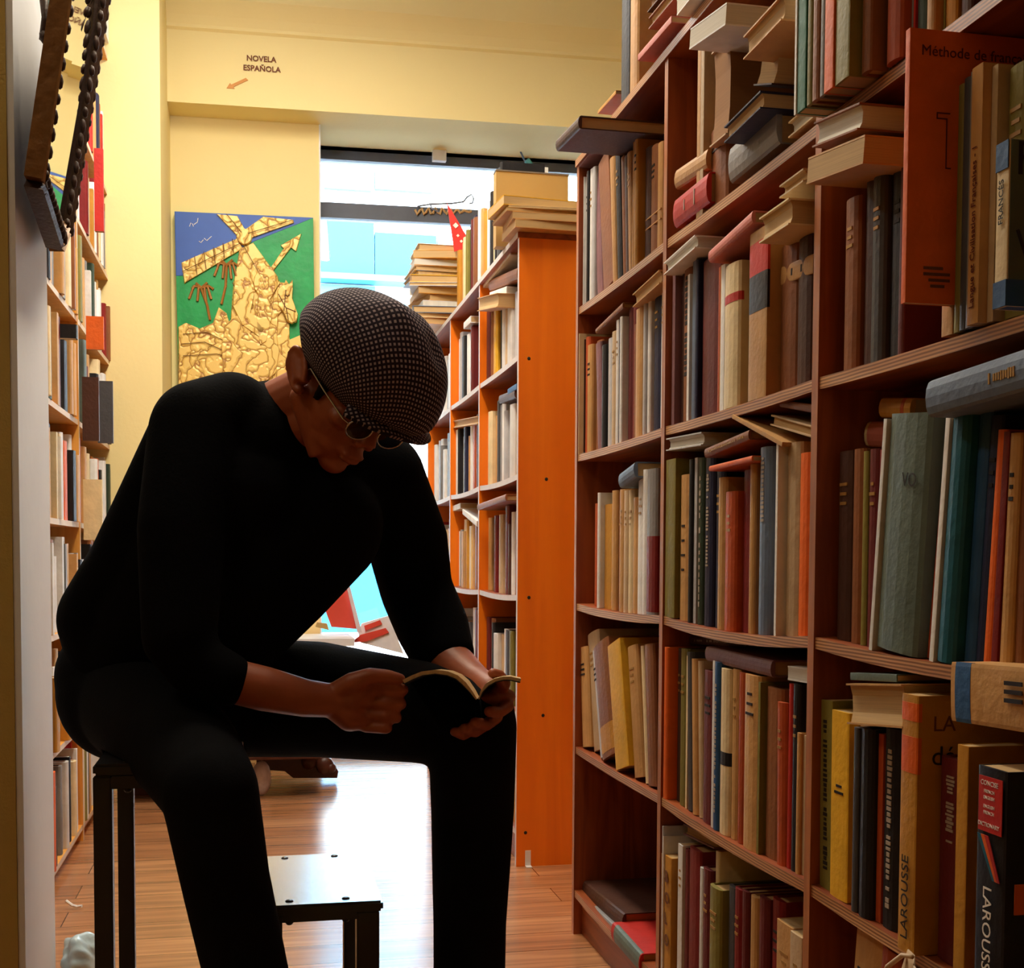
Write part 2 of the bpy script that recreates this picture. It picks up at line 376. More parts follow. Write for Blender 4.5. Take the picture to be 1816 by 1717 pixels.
near = bookcase('bookcase', D, NY, ZS, ZTOP, .27, (UPR, SHELF, PLY, BACK),
    'long dark plywood bookcase with sagging shelves along the right side, closest to the camera',
    sag={(1, 2): .012, (2, 2): .007, (0, 2): .010, (1, 1): .008, (0, 1): .006, (2, 0): .008})
OY0 = yat(918, D, .86); W = NY[1]-NY[0]
OYS = [OY0+.009+W*.985*k for k in range(4)]
orange = bookcase('bookcase', D, OYS, ZS, ZTOP, .27, (ORANGE, SHELF, mat('pale_shelf_edge', srgb(214, 206, 204), .5), BACK),
    'bookcase with a bright orange end panel beyond the passage in front of the window', sag={(i, k): .006 for i in range(3) for k in (1, 2, 3)}, endmat=ORANGE)
# screws and bracket on the orange end panel
for px, py in ((938, 636), (969, 850), (938, 1060), (963, 1269), (932, 1477)):
    p = rayplane(px, py, Vector((0, OY0, 0)), Vector((0, 1, 0)))
    b = bmesh.new(); ball(b, (p.x-orange.location.x, OYS[0]-.009-orange.location.y, p.z), (.005, .002, .005), seg=10); link('screw', b, BLACKM, orange)
p = rayplane(936, 1540, Vector((0, OY0, 0)), Vector((0, 1, 0)))
b = bmesh.new(); bx(b, p.x-D-.008, p.x-D+.008, OYS[0]-.0115-orange.location.y, OYS[0]-.0092-orange.location.y, .0, .045); bx(b, p.x-D-.008, p.x-D+.008, OYS[0]-.03-orange.location.y, OYS[0]-.0092-orange.location.y, .0005, .003); link('floor_bracket', b, WHITE, orange)

# ------------------------------------------------------------------ books
def book_mesh(w, d, h, style, flip=False):
    c = min(.0022, w*.14); bu = min(w*.22, .007) if style == 'h' else min(w*.04, .0015)
    bm = bmesh.new(); hw = w/2; pts = [(d, -hw), (bu, -hw)]
    n = 6
    for i in range(1, n): a = math.pi*i/n; pts.append((bu - bu*math.sin(a), -hw*math.cos(a)))
    pts += [(bu, hw), (d, hw), (d, hw-c), (bu+c, hw-c), (bu+c, -hw+c), (d, -hw+c)]
    prism(bm, pts, 0, h)
    o = .003 if style == 'h' else .0004
    pb = bmesh.new(); ov = .004 if style == 'h' else .0003
    q = [(bu+c+.0003, -hw+c+.0002), (d-ov, -hw+c+.0002)]
    if style == 'h' and w > .015: q += [(d-ov-.003, -hw*.4), (d-ov-.003, hw*.4)]
    q += [(d-ov, hw-c-.0002), (bu+c+.0003, hw-c-.0002)]
    prism(pb, q, o, h-o)
    return bm, pb
BOOKS = []; ALLB = []
NB = [0]
def make_book(w, d, h, color, style='h', tone=0, name='book', bands=None, marks=None):
    bm, pb = book_mesh(w, d, h, style)
    o = link(name, bm, cover_mat(color)); link('page_block', pb, pages_mat(tone), o); NB[0] += 1; ALLB.append(o)
    bu = min(w*.22, .007) if style == 'h' else min(w*.04, .0015)
    for (a, b_, c) in (bands or []):
        q = bmesh.new(); hw = w/2*1.012; n = 6
        pts = [(bu+.004, -hw), (bu, -hw)] + [(bu - (bu+.0004)*math.sin(math.pi*i/n), -hw*math.cos(math.pi*i/n)) for i in range(1, n)] + [(bu, hw), (bu+.004, hw)]
        inn = [(x+.0015, y*.9) for x, y in pts][::-1]
        prism(q, pts+inn, h*a, h*b_); link('spine_band', q, cover_mat(c), o)
    if marks:                                        # small unreadable title rules on the spine
        q = bmesh.new(); mc, a0, a1, nl = marks; run = nl > 4; n2 = int(nl*2.6) if run else nl
        for i in range(n2):
            z = h*(a0+(a1-a0)*(i+.5)/n2); sp = h*(a1-a0)/n2
            if run and random.random() < .14: continue
            ww = w*random.uniform(.09, .15) if run else w*random.uniform(.12, .26); dz = sp*random.uniform(.26, .40) if run else min(.002, sp*.2)
            bx(q, -.0005, bu*.5+.0005, -ww, ww, z-dz, z+dz)
        link('spine_title', q, {'g': GILT, 'k': INK, 'w': PALEINK}[mc], o)
    return o
def adj(w, h):
    a = 'slim' if w < .014 else ('thick' if w > .04 else '')
    return a
def row(cell, X, z, x0, items, inset=.012, sgn=1, sag=0, yr=None, exact=False, zmax=None):
    """one row of upright books; pixels run from the far end to the near end of a bay"""
    prev = x0; last = (yr[1]-.0105) if yr else 99
    for it in items:
        x1, top, color = it[:3]; op = it[3] if len(it) > 3 else {}
        prev = op.get('x0', prev)
        want = op.get('i', inset + random.uniform(-.004, .004))
        ex = exact or op.get('p')
        ins = want if ex else inset + max(-.010, min(.008, want-inset))
        Xs = X + sgn*ins; Xc = Xs if ex else X + sgn*inset
        zz = z
        hi, lo = yat(prev, Xc, zz), yat(x1, Xc, zz)
        hi = min(hi, last); lo = min(lo, hi-.004)
        if yr and lo < yr[0]+.0105: lo = yr[0]+.0105
        if hi-lo < .003: prev = x1; continue
        last = lo
        if yr: t = ((lo+hi)/2-yr[0])/(yr[1]-yr[0]); zz = z + sagz(min(1, max(0, t)), sag)
        w = hi-lo-.0006; yc = (hi+lo)/2
        h = zat(top, Xc, (lo+hi)/2) - zz
        if zmax: h = min(h, zmax-zz)
        d = min(op.get('d', min(.19, max(.09, h*.68))), .255-ins)
        lean = op.get('l', 0)
        o = make_book(w, d, h, color, op.get('s', 'h' if w > .012 else 's'), op.get('t', 0), bands=op.get('b'), marks=op.get('m') or (('g' if random.random() < .5 else 'k', .7, .85, 3) if w > .018 and random.random() < .4 and not op.get('nm') else None))
        ang = 0
        if lean:                                     # top shift in pixels (negative = towards the far end)
            y2 = yat(prev+lean, Xc, zz+h); ang = math.atan2((y2-hi), h)
        piv = hi if lean < 0 else lo
        M = Matrix.Translation((Xs, piv, zz)) @ Matrix.Rotation(-ang, 4, 'X') @ Matrix.Translation((0, yc-piv, 0))
        if sgn < 0: M = M @ Matrix.Rotation(math.pi, 4, 'Z')
        o.matrix_world = M
        BOOKS.append(dict(o=o, cell=cell, kind='book', color=op.get('c', color), adj=adj(w, h), x=(prev+x1)/2, lab=op.get('lab'), extra=op.get('e')))
        prev = x1
def flat(cell, X, x0, yb0, x1, yb1, yt1, color, ins=.0, d=.14, pg=False, style='h', sgn=1, tone=0, lab=None, bands=None, yaw=0, marks=None):
    """a book lying down: bottom edge from (x0,yb0) far end to (x1,yb1) near end, top at yt1"""
    Xs = X + sgn*ins
    ya = yat(x0, Xs, .86); yb = yat(x1, Xs, .86)
    za = zat(yb0, Xs, ya); z1 = zat(yb1, Xs, yb); ya = yat(x0, Xs, za); yb = yat(x1, Xs, z1); za = zat(yb0, Xs, ya); z1 = zat(yb1, Xs, yb)
    w = zat(yt1, Xs, yb) - z1
    if cell[0] == 'near bookcase' and cell[2] != 'roof':
        bi = {'left': 2, 'middle': 1, 'right': 0}[cell[1]]; top_ = NY[bi+1]-.0105; bot_ = NY[bi]+.0105
        if ya > top_: s_ = ya-top_; ya -= s_; yb -= s_
        if yb < bot_: yb = bot_ if ya-bot_ > .06 else yb
    d = min(d, .25-ins)
    L = math.hypot(ya-yb, za-z1); ang = math.atan2(za-z1, ya-yb)
    o = make_book(w, d, L, color, style, tone, bands=bands, marks=marks)
    R = Matrix(((1, 0, 0), (0, 0, 1), (0, -1, 0))).to_4x4()      # local z -> +Y, local y -> -Z
    T = Matrix.Translation((0, w/2, 0))
    L0 = Matrix.Translation((Xs, yb, z1)) @ Matrix.Rotation(ang, 4, 'X') @ Matrix.Rotation(math.radians(yaw), 4, 'Z')
    M = L0 @ Matrix.Translation((0, 0, w/2)) @ R
    if pg: M = L0 @ Matrix.Translation((d, 0, w/2)) @ Matrix.Rotation(math.pi, 4, 'Y') @ R
    if sgn < 0: M = M @ Matrix.Diagonal((-1, 1, 1, 1)) if False else L0 @ Matrix.Translation((-d if pg else 0, 0, w/2)) @ (Matrix.Identity(4) if pg else Matrix.Rotation(math.pi, 4, 'Y')) @ R
    o.matrix_world = M
    BOOKS.append(dict(o=o, cell=cell, kind='flat', color=color, adj=adj(w, L), x=(x0+x1)/2, lab=lab, y=(yb0+yb1)/2, extra=None))
    return o
SAG = {(1, 2): .012, (2, 2): .007, (0, 2): .010, (1, 1): .008, (0, 1): .006, (2, 0): .008}
BN = {2: 'left', 1: 'middle', 0: 'right'}; KN = {4: 'top', 3: 'second', 2: 'third', 1: 'fourth', 0: 'bottom'}
def near_row(bay, k, x0, items, **kw):
    row(('near bookcase', BN[bay], KN[k]), D, ZS[k]+.0006, x0, items, sag=SAG.get((bay, k), .003), yr=(NY[bay], NY[bay+1]), zmax=(ZS[k+1] if k < 4 else ZTOP)-ST-.012, **kw)
def nf(bay, k, *a, **kw): return flat(('near bookcase', BN[bay], KN[k]), D, *a, **kw)
# left bay, top shelf
near_row(2, 4, 1025, [(1031, 357, 'maroon', {'i': .03}), (1036, 314, 'white'), (1041, 308, 'white'), (1044, 304, 'black'), (1049, 300, 'white'), (1054, 297, 'pale grey'), (1064, 299, 'mauve', {'l': -7}),
 (1088, 266, 'brown', {'l': -10, 's': 's', 'x0': 1070, 'i': .012}), (1095, 272, 'tan', {'l': -6}), (1103, 256, 'black', {'l': -5}), (1109, 272, 'brown', {'l': -4}), (1116, 272, 'dark brown', {'l': -3}), (1123, 266, 'tan', {'l': -3}),
 (1127, 240, 'ochre', {'i': .008}), (1133, 234, 'ochre', {'i': .006, 'd': .17}), (1143, 262, 'dark brown', {'i': .09}), (1155, 258, 'brown', {'i': .10}), (1164, 253, 'tan', {'i': .07, 'd': .15})])
nf(2, 4, 985, 268, 1025, 228, 205, 'dark brown', ins=-.12, d=.24, lab='thick dark brown book jutting out over the top shelf, left bay of near bookcase')
nf(2, 4, 1022, 303, 1066, 246, 238, 'mauve', ins=.0, d=.17, style='s', lab='purple flat book lying under the dark brown one, top shelf, left bay of near bookcase')
nf(2, 4, 1144, 410, 1171, 388, 368, 'tan', ins=.02, d=.1, pg=True, lab='small tan book wedged flat against the upright, top shelf, left bay of near bookcase')
# left bay, second shelf
near_row(2, 3, 1020, [(1029, 592, 'cream', {'i': .0, 's': 's', 'nm': 1}), (1034, 602, 'dark brown'), (1040, 598, 'rust'), (1048, 612, 'tan', {'i': .01}), (1058, 604, 'brown', {'i': .03, 'd': .12}), (1067, 606, 'mauve', {'l': -4}), (1074, 612, 'black'), (1083, 600, 'pale grey'),
 (1092, 588, 'beige', {'i': .01}), (1097, 568, 'white'), (1100, 565, 'navy'), (1104, 562, 'white', {'i': .008}), (1112, 545, 'maroon', {'i': .05, 'd': .15}), (1119, 545, 'dark red', {'i': .06}), (1126, 575, 'brown'), (1139, 548, 'tan', {'i': .008}),
 (1143, 528, 'pale grey'), (1148, 522, 'white'), (1161, 508, 'navy', {'i': .03}), (1170, 497, 'white', {'i': .03})])
nf(2, 3, 1056, 592, 1104, 546, 536, 'brown', ins=.004, d=.15, lab='brown paperback lying slantwise over the row, second shelf, left bay of near bookcase')
nf(2, 3, 1122, 545, 1169, 503, 478, 'tan', ins=-.004, d=.13, pg=True, lab='tan book with pages outward lying over the row, second shelf, left bay of near bookcase')
# left bay, third shelf
near_row(2, 2, 1046, [(1052, 893, 'rust', {'i': .04}), (1057, 886, 'tan', {'i': .03}), (1060, 876, 'white'), (1064, 874, 'white'), (1079, 894, 'ochre', {'i': .022, 's': 's'}), (1087, 870, 'tan'), (1097, 871, 'brown', {'i': .03}), (1106, 868, 'tan'), (1113, 870, 'beige'),
 (1121, 869, 'cream'), (1130, 882, 'tan', {'i': .01}), (1143, 842, 'white', {'i': .008}), (1151, 833, 'white', {'i': .004}), (1168, 832, 'grey', {'i': -.002, 'd': .15, 'b': [(.02, .54, 'dark red')], 'nm': 1})])
nf(2, 2, 1097, 866, 1124, 846, 818, 'slate blue', ins=-.012, d=.16, lab='dark slate rolled-spine book lying on the row, third shelf, left bay of near bookcase')
# left bay, fourth shelf (leaning)
L = {'l': -15}
near_row(2, 1, 1030, [(1044, 1152, 'tan', {'l': -6}), (1064, 1128, 'beige', {'l': -12, 'i': .03}), (1071, 1153, 'pale grey', L), (1099, 1150, 'brown', {'l': -17, 'i': .004, 'b': [(.05, .28, 'ochre')]}), (1123, 1146, 'yellow', {'l': -16, 'i': .003, 's': 's'}), (1140, 1150, 'tan', {'l': -13}),
 (1146, 1147, 'cream', {'l': -9}), (1163, 1146, 'brown', {'l': -7, 'i': .012})])
# left bay, bottom shelf
nf(2, 0, 1030, 1567+22, 1070+30, 1650, 1618, 'dark brown', ins=.02, d=.2, lab='large dark brown book topping the flat stack, bottom shelf, left bay of near bookcase')
nf(2, 0, 1034, 1606, 1092, 1662, 1646, 'grey', ins=.012, d=.17, lab='grey book in the middle of the flat stack, bottom shelf, left bay of near bookcase')
nf(2, 0, 1083, 1668, 1133, 1727, 1692, 'red', ins=-.003, d=.14, lab='red-topped worn book at the near end of the flat stack, bottom shelf, left bay', bands=[(.02, .9, 'sea green')])
# middle bay, top shelf
nf(1, 4, 1193, 404, 1252, 359, 304, 'red', ins=-.005, d=.16, lab='red book lying flat at the far end, top shelf, middle bay of near bookcase', marks=('w', .2, .8, 2))
nf(1, 4, 1195, 336, 1251, 300, 262, 'tan', ins=.0, d=.16, lab='tan round-spined book lying on the red one, top shelf, middle bay of near bookcase')
near_row(1, 4, 1244, [(1250, 75, 'tan', {'i': .0, 's': 's'}), (1256, 70, 'beige', {'i': -.004, 's': 's'}), (1287, 225, 'brown', {'i': .01, 'd': .2})], sgn=1)
nf(1, 4, 1258, 262, 1287, 238, 66, 'beige', ins=-.004, d=.19, pg=True, lab='very thick book with speckled pages outward standing on the brown one, top shelf, middle bay', tone=2)
nf(1, 4, 1291, 325, 1376, 254, 182, 'grey', ins=.0, d=.15, lab='grey marbled thick book lying flat, top shelf, middle bay of near bookcase')
nf(1, 4, 1284, 254, 1348, 192, 160, 'navy', ins=-.03, d=.17, lab='dark blue book lying on the grey marbled one, top shelf, middle bay of near bookcase', pg=True)
nf(1, 4, 1336, 152, 1368, 150, 78, 'dark brown', ins=-.012, d=.12, pg=True, lab='thick book with rough cream page edges above the dark blue one, top of middle bay')
nf(1, 4, 1222, 88, 1286, 44, 6, 'white', ins=-.06, d=.17, pg=True, lab='pale page block jutting out above the top board, middle bay of near bookcase', style='s', tone=1)
nf(1, 4, 1318, 106, 1392, 28, -18, 'tan', ins=-.05, d=.15, pg=True, lab='tan book lying slantwise under the top board edge, middle bay of near bookcase')
nf(1, 4, 1398, 245, 1442, 208, 178, 'cream', ins=-.0, d=.14, pg=True, lab='cream page block lying at the near end, top shelf, middle bay of near bookcase', tone=1)
# middle bay, second shelf
near_row(1, 3, 1180, [(1189, 515, 'cream', {'s': 's'}), (1193, 520, 'cream'), (1198, 487, 'mauve', {'s': 's'}), (1204, 482, 'dark brown', {'i': .03}), (1219, 474, 'brown', {'m': ('k', .3, .95, 7)}), (1223, 487, 'white'), (1232, 455, 'slate blue', {'i': .012}), (1237, 460, 'navy'),
 (1271, 456, 'maroon', {'i': .014, 'nm': 1}), (1274, 474, 'rust'), (1282, 470, 'ochre'), (1289, 470, 'white', {'i': .006, 's': 's'}), (1316, 469, 'cream', {'i': .002, 'nm': 1, 'b': [(.73, .79, 'red')], 'e': 'with a red band'}), (1327, 443, 'dark green', {'i': .03}), (1336, 440, 'dark brown', {'i': .04}),
 (1368, 408, 'tan', {'i': -.006, 'd': .19, 'b': [(.74, .93, 'red'), (.52, .74, 'black')], 'nm': 1, 's': 's', 'e': 'with red and black bands'}), (1398, 432, 'brown', {'i': .11, 'd': .13}), (1424, 420, 'dark brown', {'i': .12, 'd': .12})])
nf(1, 3, 1177, 488, 1232, 440, 416, 'white', ins=-.012, d=.14, lab='white page block lying on the row at the far end, second shelf, middle bay', pg=True, tone=1)
nf(1, 3, 1256, 466, 1333, 396, 372, 'pink', ins=-.008, d=.16, lab='long pinkish book lying on the row, second shelf, middle bay of near bookcase')
nf(1, 3, 1346, 432, 1398, 398, 350, 'cream', ins=-.025, d=.17, pg=True, lab='thick cream-paged book lying at the near end, second shelf, middle bay of near bookcase')
nf(1, 3, 1382, 352, 1424, 322, 298, 'beige', ins=-.01, d=.12, pg=True, lab='small pale page block on the thick cream one, second shelf, middle bay')
for n_, (a, b, c, d_) in enumerate([(1384, 506, 474, 'tan'), (1392, 535, 508, 'brown'), (1398, 568, 545, 'tan'), (1404, 596, 575, 'beige')]):
    nf(1, 3, a, b, 1441, b-22, c-24, d_, ins=.02+.01*n_, d=.13, style='s', lab=['topmost', 'second', 'third', 'lowest'][n_]+' of the four small books lying flat against the upright, second shelf, middle bay', marks=('k', .2, .8, 2))
# middle bay, third shelf
near_row(1, 2, 1174, [(1204, 815, 'olive', {'i': -.012, 'nm': 1, 'd': .19, 's': 's'}), (1221, 842, 'tan', {'m': ('k', .3, .7, 4)}), (1227, 815, 'black'), (1232, 812, 'pale grey', {'s': 's'}), (1241, 812, 'dark green', {'m': ('w', .1, .9, 7)}), (1256, 810, 'navy', {'m': ('w', .35, .9, 10)}), (1270, 829, 'navy', {'i': .03}),
 (1284, 847, 'tan'), (1303, 872, 'rust'), (1324, 833, 'dark red', {'i': .03, 'nm': 1}), (1334, 823, 'tan', {'i': .012}), (1342, 794, 'dark brown', {'i': .02}), (1360, 793, 'slate blue', {'i': .01, 'm': ('w', .6, .95, 6)}), (1381, 785, 'beige', {'i': .02}), (1385, 783, 'white', {'i': .004, 's': 's'}),
 (1410, 785, 'beige', {'nm': 1}), (1432, 803, 'orange', {'i': .012, 'nm': 1})])
nf(1, 2, 1181, 800, 1243, 790, 766, 'pale grey', ins=.0, d=.13, lab='pale grey page block lying at the far end, third shelf, middle bay', pg=True, tone=1)
nf(1, 2, 1249, 812, 1327, 780, 762, 'brown', ins=.0, d=.15, lab='brown book with spine lettering lying slantwise, third shelf, middle bay', marks=('g', .1, .9, 9))
nf(1, 2, 1257, 836, 1333, 818, 808, 'orange', ins=-.004, d=.15, lab='thin orange-brown book lying below the brown one, third shelf, middle bay')
nf(1, 2, 1298, 742, 1386, 792, 784, 'tan', ins=.0, d=.13, lab='floppy tan pamphlet sagging downwards over the row, third shelf, middle bay', style='s')
nf(1, 2, 1366, 754, 1439, 776, 756, 'beige', ins=.01, d=.13, pg=True, lab='pale book with pages outward lying level near the upright, third shelf, middle bay')
nf(1, 2, 1382, 722, 1439, 732, 718, 'brown', ins=.01, d=.13, lab='worn brown book highest under the board, third shelf, middle bay')
# middle bay, fourth shelf
near_row(1, 1, 1168, [(1190, 1148, 'orange', {'i': -.004, 'nm': 1, 'd': .17}), (1198, 1150, 'dark brown', {'i': .03}), (1211, 1151, 'olive'), (1214, 1163, 'cream'), (1225, 1158, 'dark grey', {'l': -2}), (1234, 1170, 'tan', {'l': -2}), (1242, 1174, 'beige', {'l': -2}), (1262, 1190, 'maroon', {'i': .012}),
 (1266, 1172, 'white', {'s': 's'}), (1275, 1174, 'blue', {'i': .008, 'm': ('w', .1, .9, 12)}), (1292, 1186, 'cream', {'b': [(.42, .5, 'black')]}), (1304, 1187, 'tan'), (1317, 1193, 'rust'), (1343, 1197, 'tan', {'i': .008, 'm': ('k', .75, .92, 3)}), (1347, 1210, 'olive'), (1375, 1220, 'brown', {'i': .016}),
 (1391, 1246, 'rust', {'l': 1}), (1399, 1213, 'red'), (1411, 1213, 'black', {'i': .012}), (1418, 1300, 'tan'), (1426, 1305, 'beige', {'s': 's'})])
nf(1, 1, 1207, 1140, 1304, 1144, 1128, 'dark brown', ins=.05, d=.13, lab='dark book with faint spine lettering lying at the back, fourth shelf, middle bay', marks=('w', .1, .9, 12))
nf(1, 1, 1250, 1172, 1366, 1202, 1172, 'mauve', ins=.012, d=.14, lab='mauve round-spined book lying over the row, fourth shelf, middle bay')
nf(1, 1, 1397, 1206, 1432, 1212, 1186, 'white', ins=.012, d=.1, lab='white curled booklet lying near the upright, fourth shelf, middle bay', pg=True, tone=1, style='s')
# middle bay, bottom shelf
near_row(1, 0, 1146, [(1153, 1513, 'tan', {'i': -.016}), (1161, 1465, 'pale grey', {'i': -.01, 'd': .19}), (1168, 1483, 'white', {'i': -.01}), (1195, 1519, 'ochre', {'i': .004, 'nm': 1, 's': 's', 'lab': 'ochre book with large dark letters stacked down its spine, bottom shelf, middle bay'}), (1200, 1508, 'maroon'), (1208, 1498, 'white', {'s': 's'}),
 (1216, 1507, 'maroon'), (1236, 1506, 'dark red', {'i': .012}), (1242, 1539, 'white'), (1256, 1541, 'maroon'), (1262, 1510, 'cream', {'i': .03, 'd': .2}), (1282, 1573, 'olive', {'i': .0}), (1298, 1573, 'dark grey'), (1312, 1576, 'dark red'), (1323, 1580, 'maroon'), (1336, 1590, 'tan'), (1352, 1592, 'maroon'), (1372, 1596, 'dark red', {'i': .03}),
 (1400, 1638, 'tan', {'i': .012, 's': 's'}), (1421, 1657, 'beige', {'i': .008, 's': 's'})])
nf(1, 0, 1188, 1490, 1250, 1520, 1504, 'brown', ins=.05, d=.12, lab='flat brown book lying across the maroon row, bottom shelf, middle bay')
nf(1, 0, 1212, 1480, 1266, 1506, 1486, 'mauve', ins=.03, d=.12, pg=True, lab='flat mauve-grey book behind the brown flat one, bottom shelf, middle bay')
# right bay, top shelf
near_row(0, 4, 1470, [(1479, -150, 'white', {'x0': 1470, 'i': -.0, 's': 's'})][:0])
row(('near bookcase', 'right', 'top'), D, ZS[4]+.0006, 1405, [(1411, -140, 'white', {'i': -.040, 's': 's'}), (1427, -140, 'green', {'i': -.039, 's': 's'}), (1437, -140, 'olive', {'i': -.038}), (1449, -140, 'brown', {'i': -.038}), (1460, -140, 'grey', {'i': -.036}), (1476, -150, 'orange', {'i': -.036, 's': 's', 'nm': 1}),
  (1504, -160, 'olive', {'i': -.034, 's': 's', 'nm': 1}), (1540, -160, 'brown', {'i': -.02}), (1552, -160, 'dark brown', {'i': .005}), (1560, -160, 'dark green', {'i': .006}), (1592, -180, 'rust', {'i': -.006, 'nm': 1}), (1604, -190, 'grey', {'i': .01}), (1622, -190, 'red', {'i': .01, 'nm': 1}), (1640, -190, 'dark green', {'i': .01}), (1654, -200, 'tan', {'i': .0}), (1672, -200, 'olive', {'i': .012}), (1692, -200, 'ochre', {'i': .01}), (1720, -200, 'dark brown', {'i': .015})], yr=(NY[0], NY[1]), exact=True)
# right bay, second shelf
near_row(0, 3, 1490, [(1515, 352, 'brown', {'i': .012}), (1537, 318, 'dark brown', {'i': .022}), (1560, 312, 'dark grey'), (1589, 297, 'black', {'i': .02}), (1600, 296, 'maroon', {'i': .012})])
SP = {'i': -.028, 'd': .17, 's': 's', 'nm': 1}
row(('near bookcase', 'right', 'second'), D, ZS[3]+.0006, 1668, [(1688, 162, 'tan', {'i': .0, 's': 's', 'nm': 1}), (1701, 150, 'olive', {'i': .0}), (1715, 138, 'dark grey', {'i': -.002}), (1729, 126, 'grey', {'i': -.004}),
  (1749, 118, 'tan', {'i': -.012, 's': 's', 'nm': 1, 'lab': 'tan paperback lettered Langue et Civilisation Françaises on its spine, second shelf, right bay'}), (1760, 116, 'beige', {'i': .0}), (1800, 112, 'olive', {'i': .008, 'd': .19}), (1824, 160, 'maroon', {'i': .012})], yr=(NY[0], NY[1]), inset=.0)
LANGUE = BOOKS[-4]
nf(0, 3, 1440, 262, 1520, 230, 183, 'brown', ins=-.03, d=.19, pg=True, lab='thick brown book with cream page edge lying under the upper board, second shelf, right bay', tone=1)
nf(0, 3, 1430, 327, 1530, 290, 240, 'tan', ins=-.04, d=.2, pg=True, lab='thick tan book lying just above the dark upright books, second shelf, right bay', tone=0, style='s')
# right bay, third shelf
near_row(0, 2, 1468, [(1494, 800, 'dark brown', {'i': .04}), (1513, 796, 'brown', {'i': .03}), (1522, 800, 'olive', {'i': .04}), (1540, 796, 'maroon', {'i': .03}), (1554, 797, 'dark red', {'i': .03}),
  (1560, 746, 'white', {'i': -.012, 's': 's', 'l': 27}), (1632, 742, 'sea green', {'i': -.008, 'l': 26, 'nm': 1, 'd': .18, 'lab': 'wide grey-green book with VO on its face, leaning, third shelf, right bay'}), (1640, 750, 'rust', {'l': 34, 'i': .02}), (1651, 752, 'brown', {'l': 32}), (1662, 755, 'tan', {'l': 30}), (1670, 733, 'white', {'i': -.004, 'l': 31, 's': 's'}),
  (1700, 731, 'teal', {'l': 30, 'i': .0, 'nm': 1}), (1722, 735, 'blue', {'l': 28, 'nm': 1}), (1743, 740, 'navy', {'l': 28}), (1760, 765, 'orange', {'l': 27, 'i': .01, 'nm': 1}), (1771, 768, 'dark red', {'l': 24}), (1792, 770, 'tan', {'l': 20}), (1812, 775, 'brown', {'l': 14}), (1834, 775, 'maroon', {'l': 8})])
VO = BOOKS[-13]
flat(('near bookcase', 'right', 'third'), D, 1641, 740, 1830, 686, 610, 'slate blue', ins=-.03, d=.2, lab='big worn slate-blue leather book lying slantwise over the row, third shelf, right bay', marks=('g', .12, .4, 5))
nf(0, 2, 1557, 740, 1612, 742, 706, 'ochre', ins=.04, d=.14, lab='ochre banded book lying behind the leaning grey-green one, third shelf, right bay', bands=[(.2, .3, 'rust')])
nf(0, 2, 1531, 792, 1580, 794, 748, 'cream', ins=.06, d=.14, lab='cream comic book with red marks lying over the maroon row, third shelf, right bay', bands=[(.1, .9, 'pink')])
# right bay, fourth shelf
near_row(0, 1, 1446, [(1475, 1242, 'olive', {'i': .012, 'l': 6, 'nm': 1, 's': 's', 'm': ('k', .1, .9, 12)}), (1506, 1262, 'yellow', {'i': .008, 's': 's', 'l': 4, 'm': ('k', .55, .62, 2)}), (1520, 1270, 'tan', {'i': .02}), (1530, 1290, 'dark grey', {'i': .0}), (1552, 1292, 'black', {'i': .0}), (1561, 1302, 'rust', {'i': .012}), (1590, 1292, 'black', {'i': .01, 'm': ('w', .1, .9, 11)}),
  (1619, 1232, 'ochre', {'i': -.012, 'p': 1, 's': 's', 'nm': 1, 'd': .2, 'lab': 'tall yellow-tan dictionary with LAROUSSE lettered up its spine, fourth shelf, right bay', 'b': [(.90, .97, 'orange'), (.70, .84, 'orange')]}), (1704, 1346, 'maroon', {'i': .012, 'nm': 1, 'x0': 1650, 'm': ('w', .55, .92, 8)}), (1724, 1322, 'ochre', {'i': -.004, 's': 's', 'nm': 1, 'd': .2})])
LAR1 = BOOKS[-3]
flat(('near bookcase', 'right', 'fourth'), D, 1502, 1284, 1600, 1292, 1214, 'tan', ins=-.012, d=.21, pg=True, lab='thick tan book with hollow page edge lying on the row, fourth shelf, right bay')
flat(('near bookcase', 'right', 'fourth'), D, 1508, 1206, 1590, 1210, 1196, 'sea green', ins=.0, d=.2, lab='thin grey-green book on top of the thick tan one, fourth shelf, right bay', style='s')
FRB = flat(('near bookcase', 'right', 'fourth'), D, 1686, 1278, 1880, 1310, 1190, 'tan', ins=-.035, d=.2, style='s', lab='thick tan paperback with a blue band lying across the row, fourth shelf, right bay', bands=[(.80, .955, 'blue')])
# right bay, bottom shelf
near_row(0, 0, 1500, [(1530, 1640, 'tan', {'l': 30, 'x0': 1480}), (1560, 1648, 'rust', {'l': 34}), (1590, 1650, 'dark brown', {'l': 30, 'i': .05})])

